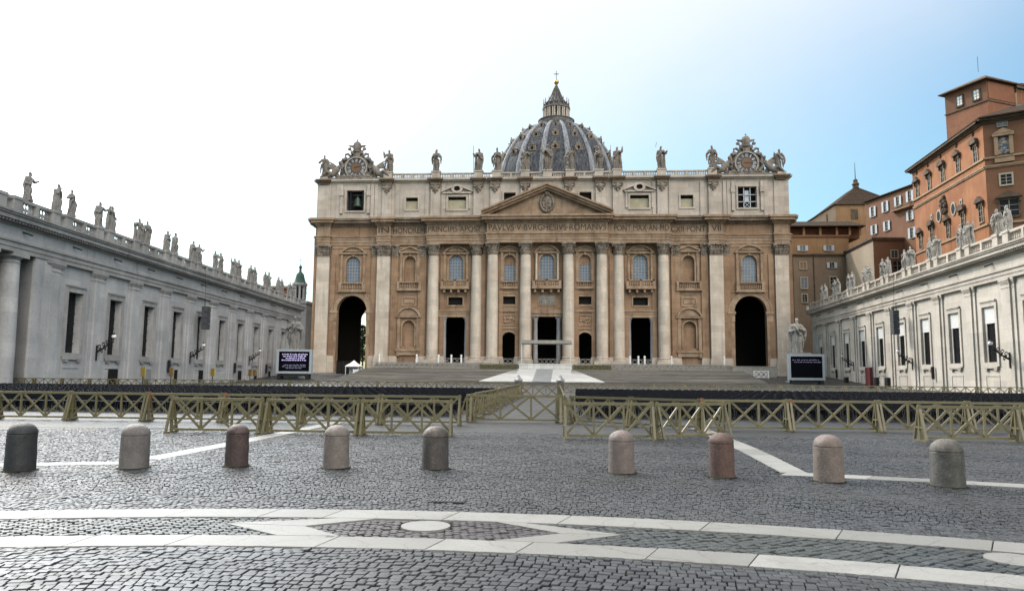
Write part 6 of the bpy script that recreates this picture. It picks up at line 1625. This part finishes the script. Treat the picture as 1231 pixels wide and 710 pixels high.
for s in (24.9, 10.4):
    m = MB(); FS.box(m, sA(s) - .5, sA(s) + .5, .003, .16, 36.9, 38.1); o = m.build('small_window', M_CREAM, PA); m = MB(); FS.box(m, sA(s) - .22, sA(s) + .22, .16, .2, 37.15, 37.75); m.build('pane', M_GLASSD, o)
m = MB(); v0 = FS.p + FS.t * sA(18.2) + FS.n * .25
for k in range(22): m.ball((v0.x + cr.uniform(-.2, .1), v0.y + cr.uniform(-1.0, 1.0), 38.4 + cr.uniform(-1.5, 1.5)), .42, .42, .5, 7, 5)
m.ball((v0.x, v0.y, 40.2), .5, .6, .7, 8, 6); m.build('coat_of_arms', M_SOOT, PA)
# east face: mosaic shrine and windows
m = MB(); FE.box(m, 2.3, 4.0, .05, .12, 43.95, 47.0); o = m.build('mosaic_panel', M_MOS, PA)
m = MB()
for a, b in ((1.65, 2.28), (4.02, 4.65)): FE.box(m, a, b, .003, .5, 43.7, 47.3)
FE.box(m, 1.4, 4.9, .003, .7, 47.3, 47.75); FE.poly(m, [(1.3, 47.753), (5.0, 47.753), (3.15, 48.75)], .003, .75); FE.box(m, 1.6, 4.7, .003, .4, 42.3, 43.1); m.build('shrine_frame', M_STRIM, o)
win(FE, PA, 3.15, 1.6, 49.2, 50.0, .1, M_CREAM, M_GLASSB); win(FE, PA, 3.2, 1.7, 38.0, 39.9, .3, M_CREAM)
win(FE, PA, 3.4, 2.8, 32.0, 35.0, .4, M_SOOT, ped='tri'); win(FE, PA, 9.0, 1.7, 38.0, 39.9, .3, M_CREAM); win(FE, PA, 9.0, 1.6, 44.0, 47.2, .25, ped='tri')
# tower block on the palace
TB = empty('brick_tower_block', (0, 0, 0)); tag(TB, 'square brick tower block with dark flat hipped roof rising above the orange palace', 'tower')
t0, t1 = Vector((89.5, 166.0)), Vector((93.66, 157.16)); td = (t1 - t0).normalized(); tn = Vector((-td.y, td.x))
polyT = [tuple(t0), tuple(t1), tuple(t1 + tn * 13), tuple(t0 + tn * 13)]
solid(polyT, 50.3, 60.3, 'brick_storey', M_BRICKR, TB); solid(polyT, 60.55, 64.9, 'plaster_storey', M_BRPL, TB)
FT = Face(tuple(t0), tuple(t1)); FT2 = Face(tuple(t1), tuple(t1 + tn * 13))
solid(inset(polyT, 1.03), 60.303, 60.547, 'string_course', M_SOOT, TB); hiproof(polyT, 64.91, 68.5, 1.17, .12, TB, M_SOOT)
for s in (3.5, 7.4): win(FT, TB, s, 1.3, 61.4, 63.5, .3, M_SOOT, M_WHITE)
m = MB(); FT2.box(m, .3, 12.5, .003, .1, 60.9, 64.6); m.build('brick_panel', M_BRICKR, TB)
win(FT2, TB, 10.5, 3.0, 60.5, 63.8, .5, M_STRIM, M_GLASSB, ped='seg')
m = MB(); c_ = inset(polyT, 0)[0]; m.tube([(94.0, 160.5, 68), (94.0, 160.5, 71.5)], .05, 5); m.build('mast', M_IRON, TB)
# B: shuttered house
PB = empty('shuttered_house', (0, 0, 0)); tag(PB, 'reddish brown house with pale open shutters, left of the orange palace', 'house')
B0_, B1_ = (88.1, 179.75), (83.8, 197.6)
polyB = [B0_, (110, 184), (110, 203), B1_]
solid(polyB, 0, 47.9, 'wall', M_BRPL, PB); FB = Face(B1_, B0_); BL = FB.len
hiproof(polyB, 47.95, 50.5, 1.05, .5, PB)
for s, z0, z1 in ((15.2, 43.5, 46.1), (10.3, 43.7, 46.4), (5.5, 44.1, 46.5), (1.2, 44.3, 46.9), (15.0, 38.8, 41.2), (10.0, 38.8, 41.2), (1.4, 39.7, 42.0), (1.1, 35.3, 37.8)): win(FB, PB, BL - s, 1.05, z0, z1, .12, M_CREAM, shut=True)
m = MB(); FB.box(m, BL - 7.4, BL - .2, .003, 1.1, 42.9, 43.1)
for k in range(15): FB.box(m, BL - 7.3 + k * .5, BL - 7.26 + k * .5, 1.02, 1.08, 43.1, 43.95)
FB.box(m, BL - 7.4, BL - .2, 1.0, 1.1, 43.95, 44.02); m.build('balcony', M_STRIM, PB)
# C: hall with the pyramid roof
PC = empty('pyramid_roofed_hall', (0, 0, 0)); tag(PC, 'tall tan hall under a brown pyramid roof with a small finial, beyond the shuttered house', 'hall')
solid([(87.1, 227.6), (106, 227.6), (106, 252), (87.1, 252)], 0, 54.4, 'wall', M_OCHRE, PC)
m = MB(); m.prism([(79.0, 0), (87.08, 0), (87.08, 54.3), (79.0, 49.2)], 227.65, 252, 'y'); m.build('lean_to_wall', M_TANW, PC)
m = MB(); m.add([(86.6, 227.0, 54.4), (106.6, 227.0, 54.4), (106.6, 253, 54.4), (86.6, 253, 54.4), (96.5, 236, 62.2), (96.5, 245, 62.2)], [(0, 1, 4), (1, 2, 5, 4), (2, 3, 5), (3, 0, 4, 5), (3, 2, 1, 0)]); m.build('roof', M_TILE, PC)
m = MB(); m.add([(86.65, 226.9, 54.7), (86.65, 253, 54.7), (78.2, 253, 49.2), (78.2, 226.9, 49.2), (86.65, 226.9, 54.3), (86.65, 253, 54.3), (78.2, 253, 48.8), (78.2, 226.9, 48.8)], [(0, 1, 2, 3), (7, 6, 5, 4), (0, 3, 7, 4), (2, 1, 5, 6), (3, 2, 6, 7), (0, 4, 5, 1)]); m.build('lean_to_roof', M_TILE, PC)
m = MB(); m.lathe([(1.0, 61.6), (.9, 62.6), (1.2, 62.8), (.7, 63.6), (.75, 64.2), (.15, 64.8), (.06, 70)], 96.5, 236, 10); m.build('finial', M_SOOT, PC)
m = MB(); m.box(91.5, 93.6, 227.5, 227.597, 49.8, 53); m.box(84.2, 84.6, 227.55, 227.647, 47, 51.5); m.build('recessed_panel', M_SOOT, PC)
# D: low loggia range with tiled roof
PD = empty('loggia_house', (0, 0, 0)); tag(PD, 'ochre brown range with a tiled roof and open loggia, between church and shuttered house', 'house')
solid([(60, 207.5), (82.9, 207.5), (82.9, 224), (60, 224)], 0, 40.6, 'wall', M_OCHRE, PD)
solid([(60, 209.8), (86.8, 209.8), (86.8, 224), (60, 224)], 40.603, 43.6, 'loggia_back', M_BRPL, PD)
m = MB(); m.box(59, 83.1, 207.2, 207.9, 40.61, 41.15); m.build('parapet', M_BRPL, PD)
for x in (62, 66.5, 71, 75.5, 80, 83.5, 86.3): m = MB(); m.box(x - .3, x + .3, 207.9, 208.5, 41.2, 43.6); m.build('loggia_post', M_OCHRE, PD)
m = MB(); m.prism([(206.8, 43.5), (206.8, 43.75), (217, 47.0), (224, 44.5), (224, 43.5)], 58, 87.4, 'x'); m.build('roof', M_TILE, PD)
FD = Face((60, 207.5), (82.9, 207.5))
for s in (10.3, 17.4): win(FD, PD, s, 1.4, 36.7, 38.2, .12, M_CREAM, M_GLASSB, shut=True)
# E: grey brown house with windows
PE = empty('grey_brown_house', (0, 0, 0)); tag(PE, 'grey brown plastered house front just right of the church', 'house')
solid([(58, 203.6), (80.45, 203.6), (80.45, 207.3), (58, 207.3)], 0, 34.8, 'wall', M_TAUPE, PE); m = MB(); m.box(58, 80.44, 203.1, 207.2, 34.81, 35.2); m.build('eaves', M_SOOT, PE)
FEh = Face((58, 203.6), (80.45, 203.6))
o = win(FEh, PE, 11.1, 1.6, 31.1, 32.9, .25, M_CREAM, M_OCHRE); win(FEh, PE, 18.7, 1.2, 31.3, 32.8, .15, M_CREAM, shut=True); win(FEh, PE, 11.2, 1.5, 25.8, 28.6, .3, M_CREAM, M_GLASSB); win(FEh, PE, 18.9, 1.5, 25.8, 28.8, .3, M_CREAM); win(FEh, PE, 11.2, 1.2, 22.0, 24, .3, M_CREAM)
for x in (60, 66.3, 71.9): m = MB(); m.lathe([(.12, 12), (.12, 34.8)], x, 203.4, 8); m.build('downpipe', M_SOOT, PE)
# F: low corner block
PF = empty('corner_block', (0, 0, 0)); tag(PF, 'corner block with tan left face and dark red brown front, below the shuttered house', 'house')
F0_, F1_, F2_ = (80.5, 203.5), (79.7, 183.4), (95, 184.8)
solid([F0_, F1_, F2_, (95, 203.5)], 0, 35.3, 'wall', M_BRPL, PF); FFl = Face(F0_, F1_); FFr = Face(F1_, F2_)
m = MB(); FFl.box(m, .05, FFl.len - .02, .004, .12, 0, 35.1); m.build('tan_face', M_TANW, PF)
m = MB()
for Fc in (FFl, FFr): Fc.box(m, -.4, Fc.len + .4, -.3, .35, 35.15, 35.5); Fc.box(m, -.5, Fc.len + .5, -.3, .6, 35.503, 35.9)
m.build('eaves', M_SOOT, PF)
win(FFr, PF, 5.0, 1.5, 31.0, 32.7, .25, M_CREAM); win(FFr, PF, 5.6, 2.0, 27.0, 30, .15, M_SOOT, M_DARK); win(FFl, PF, 14.5, 1.0, 26.8, 29.4, .12, M_SOOT)
m = MB(); m.tube([(70.2, 226, 49), (70.2, 226, 57.5)], .05, 5); tag(m.build('roof_aerial', M_IRON), 'thin roof aerial rising between the church and the pyramid roof', 'aerial')

# ================================================================== BEHIND THE LEFT WING
TU = empty('bell_turret', (-69.5, 198, 0)); tag(TU, 'small octagonal turret with a green copper cap beyond the left wing', 'turret')
m = MB(); m.box(-3.2, 3.2, -3, 3, 0, 20.6); m.box(-3.5, 3.5, -3.3, 3.3, 20.6, 21.3); m.build('base', M_WINGT, TU)
m = MB(); m.lathe([(1.75, 21.3), (1.75, 21.9)], n=8); m.lathe([(1.1, 21.9), (1.1, 25.6)], n=8)
for k in range(8): a = 2 * PI * (k + .5) / 8; m.beam((1.55 * math.cos(a), 1.55 * math.sin(a), 21.9), (1.55 * math.cos(a), 1.55 * math.sin(a), 25.6), .5, .5)
m.lathe([(1.9, 25.6), (2.25, 26.0), (2.25, 26.3), (1.9, 26.5)], n=8); m.build('lantern', M_WINGL, TU)
for k in range(8):
    a = 2 * PI * k / 8; q = MB(); q.beam((1.12 * math.cos(a), 1.12 * math.sin(a), 22.3), (1.12 * math.cos(a), 1.12 * math.sin(a), 25.2), .5, .12, (math.cos(a), math.sin(a), 0)); q.build('lantern_opening', M_DARK, TU)
m = MB(); m.lathe([(2.0, 26.5), (1.55, 27.0), (1.25, 28.0), (1.05, 29.0), (.6, 29.5), (.35, 29.8), (.3, 30.6), (.5, 31.1), (.2, 31.5), (.06, 31.8), (.05, 33.6)], n=12); m.tube([(-.45, 0, 33.0), (.45, 0, 33.0)], .05, 5); m.build('copper_cap', M_GREEN, TU, True)
PH_ = empty('terracotta_house', (0, 0, 0)); tag(PH_, 'terracotta house wall showing above the far end of the left wing', 'house')
solid([(-84, 199), (-72.3, 199), (-72.3, 210), (-84, 210)], 0, 25.0, 'wall', M_BRICKR, PH_); m = MB(); m.prism([(198.6, 25.003), (198.6, 25.2), (204.5, 26.6), (210.4, 25.2), (210.4, 25.003)], -84.5, -71.9, 'x'); m.build('roof', M_TILE, PH_)
def tree(x, yv, h, seed, lab):
    r_ = random.Random(seed); o = empty('tree', (x, yv, 1.9)); tag(o, lab, 'tree', 'trees seen through the left arch')
    m = MB(); m.tube([(0, 0, 0), (.1, 0, h * .35), (.0, .1, h * .75)], [.3, .22, .08], 7)
    for k in range(5): a = r_.uniform(0, 6); m.tube([(0, 0, h * (.3 + .08 * k)), (1.3 * math.cos(a), 1.3 * math.sin(a), h * (.45 + .09 * k))], [.1, .04], 5)
    m.build('trunk', M_BARK, o)
    m = MB()
    for k in range(1300):
        zz_ = h * (.25 + .75 * r_.random() ** .9); rr_ = (1.9 - 1.2 * (zz_ / h)) * math.sqrt(r_.random()) * 1.2; a = r_.uniform(0, 2 * PI)
        c = Vector((rr_ * math.cos(a) + .4 * math.sin(zz_ * 2), rr_ * math.sin(a), zz_)); d = Vector((r_.gauss(0, 1), r_.gauss(0, 1), r_.gauss(0, 1))).normalized(); e = d.orthogonal().normalized() * .22; f_ = d.cross(e)
        m.add([c + e, c + f_, c - e, c - f_], [(0, 1, 2, 3)])
    m.build('crown', M_LEAF, o, recalc=False)
tree(-59.5, 228, 15.0, 1, 'dark tree seen through the left great arch, left one'); tree(-56.6, 232, 13.0, 2, 'dark tree seen through the left great arch, right one')
tree(-62.5, 235, 14.0, 3, 'dark tree farthest left behind the left great arch')
